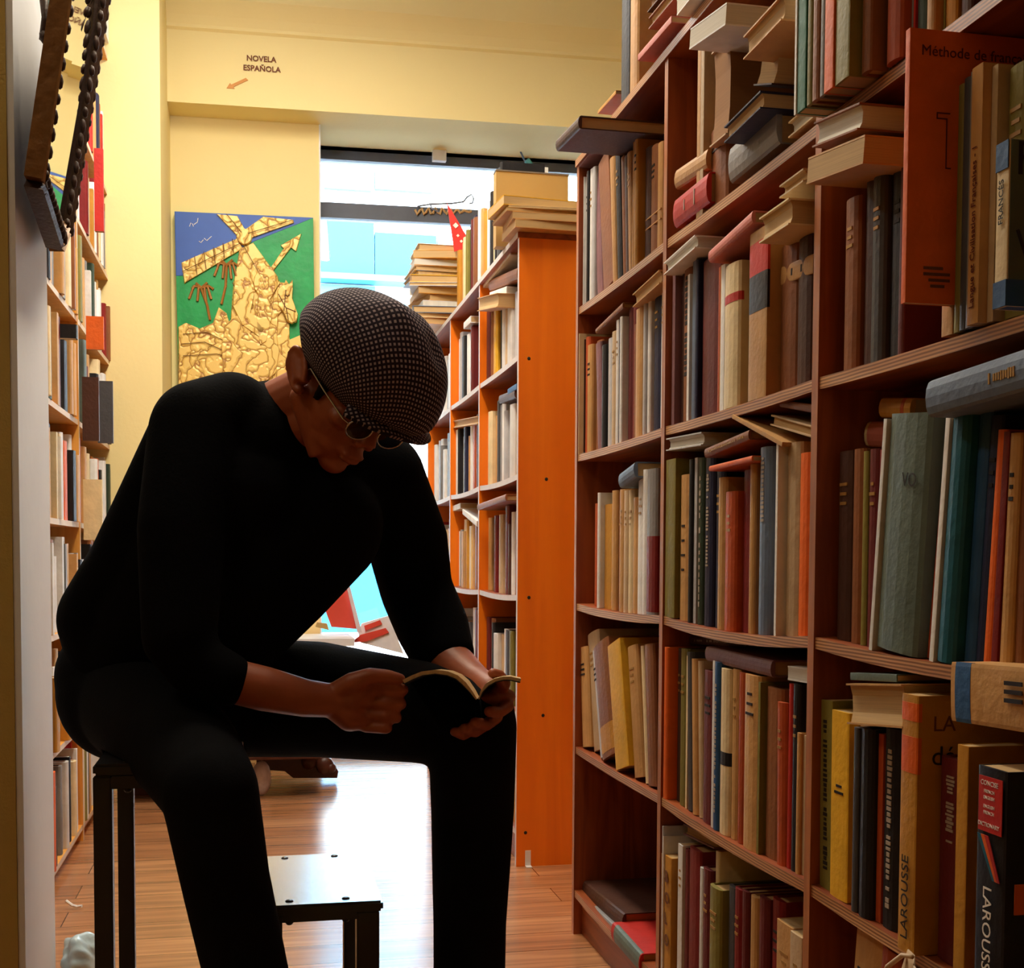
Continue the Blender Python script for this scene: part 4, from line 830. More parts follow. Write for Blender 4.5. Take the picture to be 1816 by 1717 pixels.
# ---------------- tall left bookcase and its books
LX = -.51; LYS = [PY1+.04, yat(143, LX, .86), yat(206, LX, .86)]
LZ = [.05+.305*k for k in range(8)]
left = bookcase('bookcase', LX, [LYS[0], LYS[1], LYS[2]], LZ, 2.66, .24, (PINE, PINE, mat('light_pine_edge', srgb(224, 200, 176), .5), mat('pine_back', srgb(150, 92, 44), .6)), 'tall golden pine bookcase along the left wall behind the pier', sgn=-1)
# far upright stands proud of the shelves, with short shelf battens
for k, z in enumerate(LZ[1:]):
    b = bmesh.new(); bx(b, .004, .034, LYS[2]-.05-left.location.y, LYS[2]-.0095-left.location.y, z-.05, z-.017); link('shelf_batten', b, PINE, left)
LPAL = [['tan', 'white', 'grey', 'black', 'white', 'cream', 'brown', 'white'], ['ochre', 'red', 'white', 'tan', 'navy', 'cream', 'white', 'rust'], ['white', 'dark green', 'sea green', 'grey', 'white', 'tan', 'maroon', 'white'],
        ['cream', 'olive', 'white', 'orange', 'black', 'tan', 'white', 'grey'], ['white', 'black', 'tan', 'ochre', 'white', 'dark red', 'brown', 'cream']]
LN = ['lowest', 'second', 'third', 'fourth', 'fifth', 'sixth', 'seventh', 'highest']
for i in range(2):
    for k in range(8):
        ya, yb = LYS[i]+.012, LYS[i+1]-.012; y = ya; pal = LPAL[(k+3*i) % 5]+LPAL[(k*2+i+1) % 5]
        pal = pal+LPAL[(k+i+3) % 5]
        j = 0
        while y < yb-.02:
            w = random.uniform(.022, .055); 
            w = min(w, yb-y)
            h = random.uniform(.19, .26)
            o = make_book(w-.0008, random.uniform(.13, .17), h, pal[j % len(pal)], 'h' if w > .03 else 's', random.choice([0, 1]))
            t = (y+w/2-LYS[i])/(LYS[i+1]-LYS[i])
            o.location = (LX-random.uniform(-.012, .03), y+w/2, LZ[k]+.0006+sagz(t, .003)*.9); o.rotation_euler = (0, 0, math.pi)
            BOOKS.append(dict(o=o, cell=('tall left bookcase', ['near', 'far'][i], LN[k]), kind='book', color=pal[j % len(pal)], adj=adj(w, h), x=y, lab=None, extra=None)); y += w; j += 1
# covers that stick out into the aisle from the left bookcase
def cover(px0, px1, py0, py1, X, color, label, t=.012, m=None, dx=None):
    """book standing square to the aisle, its front cover towards the camera: spans px0..px1 at the plane y of px1 on X"""
    y = yat(px1, X, .86); a = onY(px0, py0, y); b_ = onY(px1, py1, y)
    o = make_book(t, b_.x-a.x, a.z-b_.z, color, 's'); o.location = (b_.x, y+t/2+.002, b_.z); o.rotation_euler = (0, 0, math.pi)
    tag(o, label, 'book'); return o, b_.x-a.x, a.z-b_.z
o, w_, h_ = cover(172, 201, 675, 786, LX+.085, 'dark grey', 'dark grey photo-covered book sticking out of the left bookcase beside the man\'s shoulder')
o, w_, h_ = cover(145, 176, 668, 782, LX+.055, 'dark brown', 'dark cover with an orange candle-like picture sticking out of the left bookcase', .016)
b = bmesh.new(); bx(b, .01, w_*.8, -.0100, -.0085, h_*.08, h_*.3); bx(b, .035, .045, -.0100, -.0085, h_*.3, h_*.7); link('cover_picture', b, cover_mat('orange'), o)
for s in (1, -1):
    pass
o, w_, h_ = cover(147, 182, 850, 958, LX+.06, 'cream', 'cream book with a vertical black title sticking out of the left bookcase', .02)
b = bmesh.new(); [bx(b, w_*.36, w_*.42, -.0118, -.0105, h_*(.16+.042*n_), h_*(.16+.042*n_+.026)) for n_ in range(14)]; link('cover_title', b, INK, o)
o, w_, h_ = cover(152, 184, 560, 620, LX+.065, 'orange', 'orange illustrated cover sticking out of the left bookcase above the dark ones', .014)
o, w_, h_ = cover(105, 136, 574, 600, LX+.03, 'black', 'thick black book lying at the pier end of the left bookcase', .03)
o, w_, h_ = cover(166, 184, 262, 410, LX+.04, 'red', 'tall red book standing out on an upper shelf of the left bookcase', .02)
# ---------------- labels of all the books
import collections
ORD = ['first', 'second', 'third', 'fourth', 'fifth', 'sixth', 'seventh', 'eighth', 'ninth', 'tenth', 'eleventh', 'twelfth']
def finish_labels():
    cells = collections.OrderedDict()
    for r in BOOKS: cells.setdefault(r['cell'], []).append(r)
    used = collections.Counter()
    for cell, rs in cells.items():
        case, bay, shelf = cell
        if shelf == 'roof': where = 'on top of the '+case
        else: where = '%s shelf, %s bay, %s' % (shelf, bay, case)
        grp = ('books on top of the '+case) if shelf == 'roof' else '%s shelf, %s bay, %s' % (shelf, bay, case)
        up = sorted([r for r in rs if r['kind'] == 'book'], key=lambda r: r['x'])
        if case.startswith('orange'): up = up
        n = len(up); labs = []
        for i, r in enumerate(up):
            a = (r['adj']+' ' if r['adj'] else '')+r['color']+' book'
            if r['extra']: a += ' '+r['extra']
            L_ = up[i-1]['color'] if i else None; R_ = up[i+1]['color'] if i < n-1 else None
            c = [a+', '+where]
            if L_: c.append('%s right of the %s one, %s' % (a, L_, where))
            else: c.append('%s at the left end, %s' % (a, where))
            if R_: c.append('%s left of the %s one, %s' % (a, R_, where))
            if L_ and R_: c.append('%s between %s and %s ones, %s' % (a, L_, R_, where))
            same = [q for q in up if (q['adj'], q['color'], q['extra']) == (r['adj'], r['color'], r['extra'])]
            c.append('%s %s from the left, %s' % (ORD[min(len(ORD)-1, same.index(r))], a, where))
            labs.append(c)
        cnt = collections.Counter(x for c in labs for x in set(c))
        for r, c in zip(up, labs):
            pick = next((x for x in c if cnt[x] == 1 and len(x.split()) <= 16), c[-1])
            r['final'] = r['lab'] or pick
        for r in rs:
            f = r.get('final') or r['lab'] or ('%s book lying flat, %s' % (r['color'], where))
            tag(r['o'], f, 'book', grp)
finish_labels()

# ---------------- leaning mirror with a carved frame on the pier
GILTF = mat('old_gilt_frame', srgb(128, 88, 44), .45, metal=.35, noise=.35, nscale=40, bump=.6, bscale=60)
DARKF = mat('dark_carved_wood', srgb(58, 34, 24), .5, noise=.3, bump=.5, bscale=80)
MIR = bpy.data.materials.new('mirror_glass'); MIR.use_nodes = True
MIR.node_tree.nodes['Principled BSDF'].inputs['Metallic'].default_value = 1; MIR.node_tree.nodes['Principled BSDF'].inputs['Roughness'].default_value = .02; MIR.node_tree.nodes['Principled BSDF'].inputs['Base Color'].default_value = (.9, .95, .93, 1)
mr = empty('mirror')
def mpt(px, py, y): return onY(px, py, y)
ym0, ymc, ym1 = 2.18, 2.46, 2.66
# corner points of the frame (near side, lower corner, far side), leaning out at the top
A0, A1 = mpt(120, -60, ym0), mpt(64, 322, ym0)
B1 = mpt(100, 432, ymc)
C1, C0 = mpt(112, 402, ym1-.02), mpt(186, -60, ym1+.0)
o_ = B1.copy(); mr.location = o_
loc = lambda p: p-o_
def rail(name, p, q, w, t, m, inward):
    d = (q-p).normalized(); n = inward.normalized(); u = d.cross(n).normalized()
    b = bmesh.new(); pr = [(-w/2, -t/2), (w/2, -t/2), (w/2, t*.1), (w*.3, t*.35), (w*.1, t*.2), (-w*.1, t*.5), (-w*.3, t*.3), (-w/2, t*.5)]
    f = lambda pt_: [b.verts.new(pt_ + n*x + u*y) for x, y in pr]
    a, c = f(p), f(q); k = len(pr)
    for i in range(k): b.faces.new((a[i], a[(i+1) % k], c[(i+1) % k], c[i]))
    b.faces.new(a[::-1]); b.faces.new(c); return link(name, b, m, mr)
yd = Vector((0, 1, 0))
rail('frame_rail', loc(A0), loc(A1), .05, .03, GILTF, yd)
rail('frame_rail', loc(A1), loc(B1), .04, .03, DARKF, Vector((.1, .7, .7)))
rail('frame_rail', loc(B1), loc(C1), .03, .028, GILTF, Vector((0, -.5, .8)))
rail('frame_rail', loc(C1), loc(C0), .05, .03, DARKF, -yd)
for (p, q, s) in ((A0, A1, Vector((.008, .03, 0))), (C1, C0, Vector((.012, -.028, 0))), (A1, B1, Vector((.012, .02, .016))), (C1, C0, Vector((.012, .028, 0)))):
    b = bmesh.new(); n = int((q-p).length/.028)
    for i in range(n+1): ball(b, loc(p+(q-p)*(i/max(1, n)))+s, (.006, .006, random.uniform(.010, .016)), seg=8)
    link('carved_beading', b, DARKF, mr, smooth=True)
b = bmesh.new(); off = Vector((-.004, 0, 0)); vs = [b.verts.new(loc(p)+off) for p in (A0, A1, B1, C1, C0)]; b.faces.new(vs); link('mirror_glass', b, MIR, mr)
b = bmesh.new(); off = Vector((-.012, 0, 0)); vs = [b.verts.new(loc(p)+off) for p in (A0, A1, B1, C1, C0)]; b.faces.new(vs); link('backing_board', b, DARKF, mr)
b = bmesh.new(); tube(b, [loc(mpt(76, -20, 2.3)), loc(mpt(80, 30, 2.3)), loc(mpt(84, 70, 2.3))], [.008, .006, .014], 8); ball(b, loc(mpt(84, 66, 2.3)), .014, seg=10); link('corner_ornament', b, DARKF, mr, smooth=True)
tag(mr, 'large mirror in a carved gilt frame leaning out from the pier at upper left', 'mirror')

# ---------------- stools
def square_stool(name, x0, x1, y0, y1, z, tb, label, topmat, railz):
    e = empty(name, ((x0+x1)/2, (y0+y1)/2, 0)); ox, oy = e.location.x, e.location.y
    for x in (x0, x1-tb):
        for y in (y0, y1-tb):
            b = bmesh.new(); bx(b, x-ox, x+tb-ox, y-oy, y+tb-oy, 0, z-.0185); bmesh.ops.bevel(b, geom=b.edges[:], offset=.0025, segments=2, affect='EDGES'); link('leg', b, BLACKM, e)
    b = bmesh.new()
    for y in (y0+.001, y1-tb+.001): bx(b, x0+tb-ox, x1-tb-ox, y-oy, y-oy+tb-.002, z-.0185-railz, z-.0188)
    for x in (x0+.001, x1-tb+.001): bx(b, x-ox, x-ox+tb-.002, y0+tb-oy, y1-tb-oy, z-.0185-railz, z-.0188)
    link('rail_frame', b, BLACKM, e)
    ov = .006 if name == 'low_stool' else .0; b = bmesh.new(); bx(b, x0-ox-ov, x1-ox+ov, y0-oy-ov, y1-oy+ov, z-.018, z); bmesh.ops.bevel(b, geom=[g for g in b.edges], offset=.004, segments=2, affect='EDGES')
    for f in b.faces: f.normal_update(); f.material_index = 0 if f.normal.z > .6 else 1
    link('seat', b, [topmat, BLACKM], e)
    for x in (x0+.05, x1-.055):
        for y in (y0+.02, y1-.02):
            b = bmesh.new(); ball(b, (x-ox, y-oy, z+.0005), (.007, .007, .0025), seg=12); link('bolt', b, BLACKM, e, smooth=True)
            b = bmesh.new(); ball(b, (x-ox, y-oy, z-.0185-railz-.004), (.007, .007, .006), seg=10); link('bolt_nut', b, BLACKM, e)
    tag(e, label, 'stool'); return e
STEEL = mat('speckled_grey_top', srgb(200, 202, 210), .24, .8, metal=.8, noise=.2, nscale=160, bump=.06, bscale=260)
xr = yat  # alias
def xat(px, y, z): return onY(px, 0, y).x if False else (lambda n: (-n.y*y - n.z*(z-EYE.z))/n.x)(wv(F0, 0, px-CX))
z_low = .286; y_f = 2.03; xq = xat(680, y_f, z_low); y_b = yat2(1512, xq, z_low); y_f2 = yat2(1598, xq, z_low); xq = xat(680, y_f2, z_low)
square_stool('low_stool', xq-.205, xq-.006, y_f2+.006, y_b, z_low, .038, 'low black metal stool with a shiny speckled top between the man\'s legs', STEEL, .012)
yl = 1.98; x_l = xat(167, yl, .3); 
square_stool('tall_stool', x_l, x_l+.222, yl, yl+.37, .542, .028, 'tall stool with thin square black metal legs under the seated man', BLACKM, .02)

# ---------------- things by the window at floor level
CARV = mat('carved_dark_wood', srgb(72, 34, 20), .4, noise=.3, bump=.5, bscale=40)
yf = 4.75
cf = empty('carved_furniture', onY(530, 1378, yf)); cf.location.z = 0
def cpts(l, y=yf): return [onY(px, py, y)-cf.location for px, py in l]
sc_ = [(455, 1322), (560, 1326), (585, 1344), (590, 1352), (600, 1368), (598, 1380), (520, 1380), (505, 1368), (478, 1366), (455, 1372)]
b = bmesh.new(); q0 = cpts(sc_); q1 = [p+Vector((0, .09, 0)) for p in q0]; a = [b.verts.new(p) for p in q0]; c = [b.verts.new(p) for p in q1]
for i in range(len(a)): b.faces.new((a[i], a[(i+1) % len(a)], c[(i+1) % len(a)], c[i]))
b.faces.new(a[::-1]); b.faces.new(c); link('scroll_foot', b, CARV, cf)
b = bmesh.new()
for px, py, r in ((576, 1358, .035), (548, 1352, .03), (586, 1362, .022)): ball(b, onY(px, py, yf-.01)-cf.location, (r, .02, r), seg=14)
link('carved_scroll', b, CARV, cf, smooth=True)
b = bmesh.new(); p = cpts([(236, 1322)])[0]; bx(b, p.x, cpts([(560, 1322)])[0].x, -.3, .12, p.z-.02, p.z+.04); link('base_board', b, CARV, cf)
b = bmesh.new(); bx(b, p.x+.0, p.x+.22, -.1, .1, 0, p.z-.02); link('rear_foot', b, CARV, cf)
tag(cf, 'dark carved wooden scroll foot of an old piece of furniture near the window', 'furniture')
# white basket-like ornament beside it
p = onY(464, 1382, 4.55); b = bmesh.new(); ball(b, (p.x, p.y, .065), (.035, .03, .065), seg=14); o = link('silver_ornament', b, mat('silver_lace', srgb(200, 196, 206), .4, noise=.3, nscale=60), smooth=True); tag(o, 'pale silvery ornament on the floor beside the carved foot', 'ornament')
# display table with a red easel board and white trays
tb_ = empty('display_table', (.17, 5.03, 0)); p = onY(600, 1133, 4.93)
ztab = p.z
b = bmesh.new(); bx(b, -.40, .22, -.10, .24, ztab-.03, ztab); link('table_top', b, WHITE, tb_)
b = bmesh.new(); bx(b, -.345, -.295, .10, .15, .03, ztab-.03); link('pedestal', b, CARV, tb_)
b = bmesh.new(); bx(b, -.41, -.24, .0, .22, 0, .03); link('foot', b, CARV, tb_)
tag(tb_, 'small white-topped display table behind the seated man near the window', 'table')
REDB = mat('red_board', srgb(206, 70, 52), .55, noise=.06)
yb2 = 5.12
def slab(name, pts, y, t, m, label, cat, dy=0):
    b = bmesh.new(); q0 = [onY(px, py, y) for px, py in pts]; q1 = [p+Vector((0, t, 0)) for p in q0]
    a = [b.verts.new(p) for p in q0]; c = [b.verts.new(p) for p in q1]
    for i in range(len(a)): b.faces.new((a[i], a[(i+1) % len(a)], c[(i+1) % len(a)], c[i]))
    b.faces.new(a[::-1]); b.faces.new(c); o = link(name, b, m)
    if label: tag(o, label, cat)
    return o
def on_px(px, py, z):
    d = wv(px-CX, -(py-CY), -F0); return EYE + d*((z-EYE.z)/d.z)
slab('red_folder', [(588, 1112), (578, 1085), (612, 1030), (636, 1116)], yb2, .02, REDB, 'red folder standing on the display table seen under the man\'s arm', 'folder')
o = slab('white_frame', [(610, 1020), (614, 1014), (642, 1122), (634, 1122)], yb2-.03, .015, mat('white_frame_paint', srgb(226, 214, 222), .5), 'thin white easel leg leaning beside the red folder', 'easel')
slab('open_box', [(580, 1106), (563, 1104), (560, 1112), (584, 1118)], yb2-.08, .03, KRAFT, 'small kraft box beside the red folder on the display table', 'box')
slab('striped_board', [(636, 1122), (642, 1106), (690, 1092), (716, 1160), (640, 1140)], yb2+.07, .02, mat('pale_board', srgb(236, 240, 244), .5), 'pale board with red stripes leaning behind the display table', 'board')
st = slab('red_stripe', [(646, 1110), (674, 1100), (678, 1107), (648, 1119)], yb2+.062, .006, REDB, None, None); st.parent = bpy.data.objects['striped_board']
st = slab('red_stripe', [(622, 1140), (640, 1126), (684, 1114), (690, 1122), (650, 1138)], yb2+.062, .006, REDB, None, None); st.parent = bpy.data.objects['striped_board']
# pale litter on the floor at the pier
b = bmesh.new(); bmesh.ops.create_icosphere(b, subdivisions=4, radius=1); p = on_px(124, 1720, .02)
for v in b.verts:
    c = v.co.copy(); n_ = .85+.16*math.sin(4*c.x+3*c.z)*math.cos(4*c.y+2)+.04*math.sin(11*c.y+9*c.z)
    v.co = Vector((c.x*.040*n_, c.y*.06*n_, max(-.045, c.z*.055*n_)+.046))
o = link('crumpled_bag', b, mat('pale_plastic', srgb(190, 214, 224), .25, .7, noise=.2, bump=.3, bscale=40), smooth=True, loc=(max(p.x, PX+.045), p.y, .0)); tag(o, 'crumpled pale plastic bag on the floor at the foot of the pier', 'bag')
b = bmesh.new(); tube(b, [on_px(117, 1598, .02), on_px(128, 1606, .01), on_px(136, 1608, .006), on_px(145, 1607, .008)], .004, 6); o = link('cable_end', b, WHITE); tag(o, 'short white cable end lying on the floor by the pier', 'cable')
# ---------------- the reader
def voxel_mesh(name, fill, vox, smooth_it, mats, parent=None, sf=.5):
    bm = bmesh.new(); fill(bm); me = bpy.data.meshes.new('tmp'); bm.to_mesh(me); bm.free()
    o = bpy.data.objects.new('tmp', me); COL.objects.link(o)
    r = o.modifiers.new('r', 'REMESH'); r.mode = 'VOXEL'; r.voxel_size = vox; r.adaptivity = 0
    s = o.modifiers.new('s', 'SMOOTH'); s.iterations = smooth_it; s.factor = sf
    dg = bpy.context.evaluated_depsgraph_get(); dg.update()
    me2 = bpy.data.meshes.new_from_object(o.evaluated_get(dg)); me2.name = name
    bpy.data.objects.remove(o); bpy.data.meshes.remove(me)
    me2.materials.clear()
    for m in (mats if isinstance(mats, (list, tuple)) else [mats]): me2.materials.append(m)
    for p in me2.polygons: p.use_smooth = True
    o = bpy.data.objects.new(name, me2); COL.objects.link(o)
    if parent: o.parent = parent
    return o
def seg(bm, p, q, r1, r2, n=20):
    d = q-p; L = d.length
    ball(bm, p, r1, seg=n)
    if L > 1e-5:
        R = d.to_track_quat('Z', 'Y').to_matrix().to_4x4()
        bmesh.ops.create_cone(bm, cap_ends=True, segments=n, radius1=r1, radius2=r2, depth=L, matrix=Matrix.Translation((p+q)/2) @ R)
def chain(bm, pts, n=20, dr=0.):
    """pts: (px, py, depth, radius in px)"""
    w = [(P(x, y, F), (r/F0*F)+dr) for x, y, F, r in pts]
    for (a, ra), (b, rb) in zip(w, w[1:]): seg(bm, a, b, ra, rb, n)
    ball(bm, w[-1][0], w[-1][1], seg=n)
HC = P(618, 693, 2.0)
hf = wv(.5, -.707, .5).normalized(); hl = wv(.69, -.2, -.7); hl = (hl-hf*hl.dot(hf)).normalized(); hu = hf.cross(hl)
HM = Matrix((hf, hl, hu)).transposed()
def H(f, l, u): return HC + hf*f + hl*l + hu*u
SKIN = bpy.data.materials.new('skin'); SKIN.use_nodes = True
def _skin():
    nt = SKIN.node_tree; b = nt.nodes['Principled BSDF']; b.inputs['Roughness'].default_value = .5; b.inputs['Subsurface Weight'].default_value = .08; b.inputs['Subsurface Scale'].default_value = .01
    tc = nt.nodes.new('ShaderNodeTexCoord'); nz = nt.nodes.new('ShaderNodeTexNoise'); nz.inputs['Scale'].default_value = 26; nz.inputs['Detail'].default_value = 4
    nt.links.new(tc.outputs['Object'], nz.inputs[0]); cr = nt.nodes.new('ShaderNodeValToRGB')
    cr.color_ramp.elements[0].color = (*srgb(134, 64, 34), 1); cr.color_ramp.elements[1].color = (*srgb(164, 86, 48), 1); nt.links.new(nz.outputs['Fac'], cr.inputs[0]); nt.links.new(cr.outputs[0], b.inputs['Base Color'])
    n2 = nt.nodes.new('ShaderNodeTexNoise'); n2.inputs['Scale'].default_value = 300; nt.links.new(tc.outputs['Object'], n2.inputs[0]); bp = nt.nodes.new('ShaderNodeBump'); bp.inputs['Strength'].default_value = .08; bp.inputs['Distance'].default_value = .001
    nt.links.new(n2.outputs['Fac'], bp.inputs['Height']); nt.links.new(bp.outputs[0], b.inputs['Normal'])
_skin()
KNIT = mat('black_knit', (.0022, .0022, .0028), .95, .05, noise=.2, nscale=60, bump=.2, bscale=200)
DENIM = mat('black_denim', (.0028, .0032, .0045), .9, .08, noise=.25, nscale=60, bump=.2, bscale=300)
HAIR = mat('black_hair', (.006, .004, .004), .7, .1, noise=.4, nscale=90)
SPINE = [(225, 1222, 2.22, 108), (320, 1085, 2.18, 150), (430, 905, 2.12, 170), (465, 800, 2.1, 118)]
RARM = [(352, 768, 2.02, 84), (322, 940, 1.95, 74), (318, 1130, 1.90, 62), (345, 1178, 1.90, 52), (400, 1204, 1.90, 46)]
LARM = [(668, 850, 2.22, 84), (722, 960, 2.28, 70), (738, 1045, 2.30, 62), (768, 1115, 2.27, 62), (784, 1158, 2.24, 55)]
RLEG = [(240, 1235, 2.2, 108), (330, 1335, 1.93, 92), (372, 1402, 1.80, 82), (400, 1560, 1.82, 74), (440, 1740, 1.86, 70), (462, 1940, 1.90, 60)]
LLEG = [(330, 1236, 2.26, 104), (560, 1240, 2.20, 100), (740, 1262, 2.14, 88), (838, 1288, 2.12, 76), (838, 1440, 2.14, 71), (833, 1640, 2.16, 62), (832, 1830, 2.18, 54)]
def f_body(bm):
    # head
    for (c, r) in (((-.012, 0, .035), (.094, .074, .092)), ((.018, 0, -.02), (.074, .064, .086)), ((.03, 0, -.062), (.058, .052, .052)), ((.062, 0, -.096), (.024, .026, .020)), ((.072, 0, -.06), (.028, .028, .018))):
        ball(bm, H(*c), r, HM, 28)
    for s in (-1, 1):
        seg(bm, H(-.015, s*.058, -.045), H(.055, s*.022, -.098), .021, .018)
        ball(bm, H(.062, s*.036, -.018), (.022, .024, .018), HM)        # cheek
        ball(bm, H(.078, s*.033, .012), (.012, .02, .006), HM)          # brow
        ball(bm, H(.077, s*.032, -.001), (.012, .013, .010), HM)        # eye
        # ear: rim and lobe
        E = [(-.028+.034*math.cos(a)*-.8+.019*math.sin(a)*.6, -.006+.034*math.cos(a)*.6+.019*math.sin(a)*.8) for a in [math.radians(d_) for d_ in (-150, -110, -70, -30, 0, 30, 60, 100, 140)]]
        pts = [H(x, s*(.088+(.006 if 1 < i < 6 else 0)), z) for i, (x, z) in enumerate(E)]
        for a, b in zip(pts, pts[1:]): seg(bm, a, b, .0046, .0046, 10)
        seg(bm, H(-.045, s*.082, .004), H(-.010, s*.082, -.018), .015, .013); ball(bm, H(-.004, s*.083, -.028), .0085)
    seg(bm, H(.086, 0, .008), H(.108, 0, -.030), .0085, .0125); ball(bm, H(.098, .011, -.034), .0085); ball(bm, H(.098, -.011, -.034), .0085)
    ball(bm, H(.094, 0, -.060), (.010, .023, .0055), HM); ball(bm, H(.092, 0, -.070), (.010, .020, .006), HM)
    # neck and trunk
    nk = P(470, 752, 2.12); seg(bm, H(-.045, 0, -.045), nk, .058, .062); seg(bm, H(-.005, 0, -.075), nk, .045, .055)
    for (a, b) in zip(SPINE, SPINE[1:]): seg(bm, P(*a[:3]), P(*b[:3]), a[3]/F0*a[2]*.9, b[3]/F0*b[2]*.9)
    for ch_ in (RARM, LARM, RLEG, LLEG): chain(bm, [(x, y, F, r*.84) for x, y, F, r in ch_])
    seg(bm, P(465, 800, 2.1), P(352, 768, 2.02), .06, .05); seg(bm, P(465, 800, 2.1), P(668, 850, 2.22), .06, .05)
    # right forearm and hand
    chain(bm, [(392, 1203, 1.90, 40), (470, 1222, 1.92, 40), (540, 1238, 1.94, 34), (592, 1243, 1.96, 30)])
    chain(bm, [(592, 1243, 1.96, 29), (622, 1240, 1.965, 34), (648, 1232, 1.97, 26)]); chain(bm, [(594, 1250, 1.96, 27), (622, 1268, 1.965, 30), (645, 1272, 1.97, 24)])
    chain(bm, [(598, 1230, 1.955, 22), (625, 1212, 1.945, 20), (655, 1199, 1.94, 15), (688, 1200, 1.945, 12.5), (710, 1204, 1.95, 9.5)])
    for (y0, y1, r, xt) in ((1221, 1223, 11.8, 728), (1245, 1248, 12.2, 724), (1268, 1272, 11.8, 716), (1289, 1291, 10.6, 700)):
        chain(bm, [(648, y0, 1.965, r), (684, y0+2, 1.955, r*1.04), (xt-16, y1, 1.965, r*.95), (xt-13, y1+1, 1.995, r*.86), (xt-30, y1+1, 2.02, r*.72)])
    # left forearm and hand
    chain(bm, [(780, 1165, 2.24, 48), (812, 1192, 2.2, 42), (845, 1212, 2.15, 31), (868, 1226, 2.11, 30)])
    ball(bm, P(880, 1236, 2.09), (.034, .018, .036), MC, 20)
    for pts, r in (([(895, 1232), (900, 1252), (884, 1264), (868, 1262)], 13), ([(884, 1248), (880, 1272), (862, 1286), (842, 1282)], 13), ([(872, 1256), (862, 1284), (842, 1298), (824, 1292)], 12.5), ([(860, 1262), (842, 1290), (822, 1304), (806, 1298)], 11)):
        chain(bm, [(x, y, 2.09-.03*i, r*(1-.07*i)) for i, (x, y) in enumerate(pts)])
    chain(bm, [(885, 1225, 2.08, 16), (893, 1212, 2.05, 13), (886, 1199, 2.03, 11), (874, 1194, 2.02, 9.5)])
body = voxel_mesh('person', f_body, .003, 4, SKIN)
tag(body, 'man in black sweater and checked flat cap sitting bent over an open book, legs apart', 'person')
def f_sweater(bm):
    for (a, b) in zip(SPINE, SPINE[1:]): seg(bm, P(*a[:3]), P(*b[:3]), a[3]/F0*a[2], b[3]/F0*b[2], 28)
    chain(bm, RARM, 28, .003); chain(bm, LARM, 28, .003)
    chain(bm, [(465, 800, 2.1, 112), (410, 742, 2.06, 82), (352, 760, 2.02, 84)], 28); chain(bm, [(465, 800, 2.1, 118), (560, 832, 2.14, 100), (668, 848, 2.22, 84)], 28)
    chain(bm, [(430, 905, 2.12, 170), (560, 930, 2.12, 120), (480, 1000, 2.10, 130), (400, 1090, 2.06, 122)], 28)
    chain(bm, [(352, 770, 2.06, 84), (250, 1010, 2.14, 92), (196, 1100, 2.2, 92), (222, 1160, 2.2, 100)], 28)
    chain(bm, [(120, 1125, 2.24, 14), (200, 1128, 2.14, 40)], 12)
    # collar
    seg(bm, P(482, 752, 2.11), P(530, 762, 2.07), .074, .066, 28)
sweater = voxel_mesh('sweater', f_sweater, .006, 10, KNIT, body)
def f_trousers(bm):
    chain(bm, RLEG[:-1]+[(458, 1915, 1.895, 66)], 28, .003); chain(bm, LLEG[:-1]+[(832, 1808, 2.178, 60)], 28, .003)
    chain(bm, [(222, 1230, 2.22, 118), (300, 1240, 2.24, 108)], 28); chain(bm, [(205, 1200, 2.22, 104), (222, 1235, 2.22, 116)], 28)
    chain(bm, [(250, 1250, 2.15, 104), (420, 1240, 2.2, 96)], 28)
    ball(bm, P(862, 1262, 2.12), .050, seg=24)
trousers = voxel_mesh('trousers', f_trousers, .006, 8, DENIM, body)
for nm, (px, py, F), dirv in (('shoe', (462, 1975, 1.90), Vector((.02, -.13, 0))), ('shoe', (834, 1845, 2.18), Vector((.11, -.07, 0)))):
    q = P(px, py, F)
    def f_shoe(bm, q=q, dirv=dirv):
        h = Vector((q.x, q.y+.03, .042)); t = h+dirv*1.35; t.z = .034
        seg(bm, h, t, .042, .036); seg(bm, h, Vector((q.x, q.y, .085)), .045, .045); ball(bm, t, (.042, .042, .032))
    s = voxel_mesh(nm, f_shoe, .005, 5, mat('black_leather', (.01, .009, .009), .4), body)
    for v in s.data.vertices: v.co.z = max(v.co.z, .001)
# he rests on the seat of the tall stool
for o_s, zz_ in ((trousers, .5435), (body, .5455), (sweater, .5455)):
    for v in o_s.data.vertices:
        if x_l-.004 < v.co.x < x_l+.226 and yl-.004 < v.co.y < yl+.374 and .36 < v.co.z < zz_: v.co.z = zz_
# hair under the cap
def f_hair(bm):
    ball(bm, H(-.020, 0, .035), (.094, .0765, .088), HM, 28)
    for s in (-1, 1): seg(bm, H(.022, s*.0705, .02), H(.020, s*.0665, -.022), .010, .006)
hair = voxel_mesh('hair', f_hair, .004, 3, HAIR, body)
# keep hair only where it lies above the hairline
hm = bmesh.new(); hm.from_mesh(hair.data)
dead = []
for v in hm.verts:
    d = v.co-HC; f_, l_, u_ = d.dot(hf), d.dot(hl), d.dot(hu)
    side = abs(l_) > .058
    if (f_ > .01 and u_ < .03 and not (side and f_ < .034 and u_ > -.03)) or u_ < -.045 or (f_ > -.03 and f_ < .008 and u_ < .0 and side): dead.append(v)
bmesh.ops.delete(hm, geom=dead, context='VERTS'); hm.to_mesh(hair.data); hm.free()

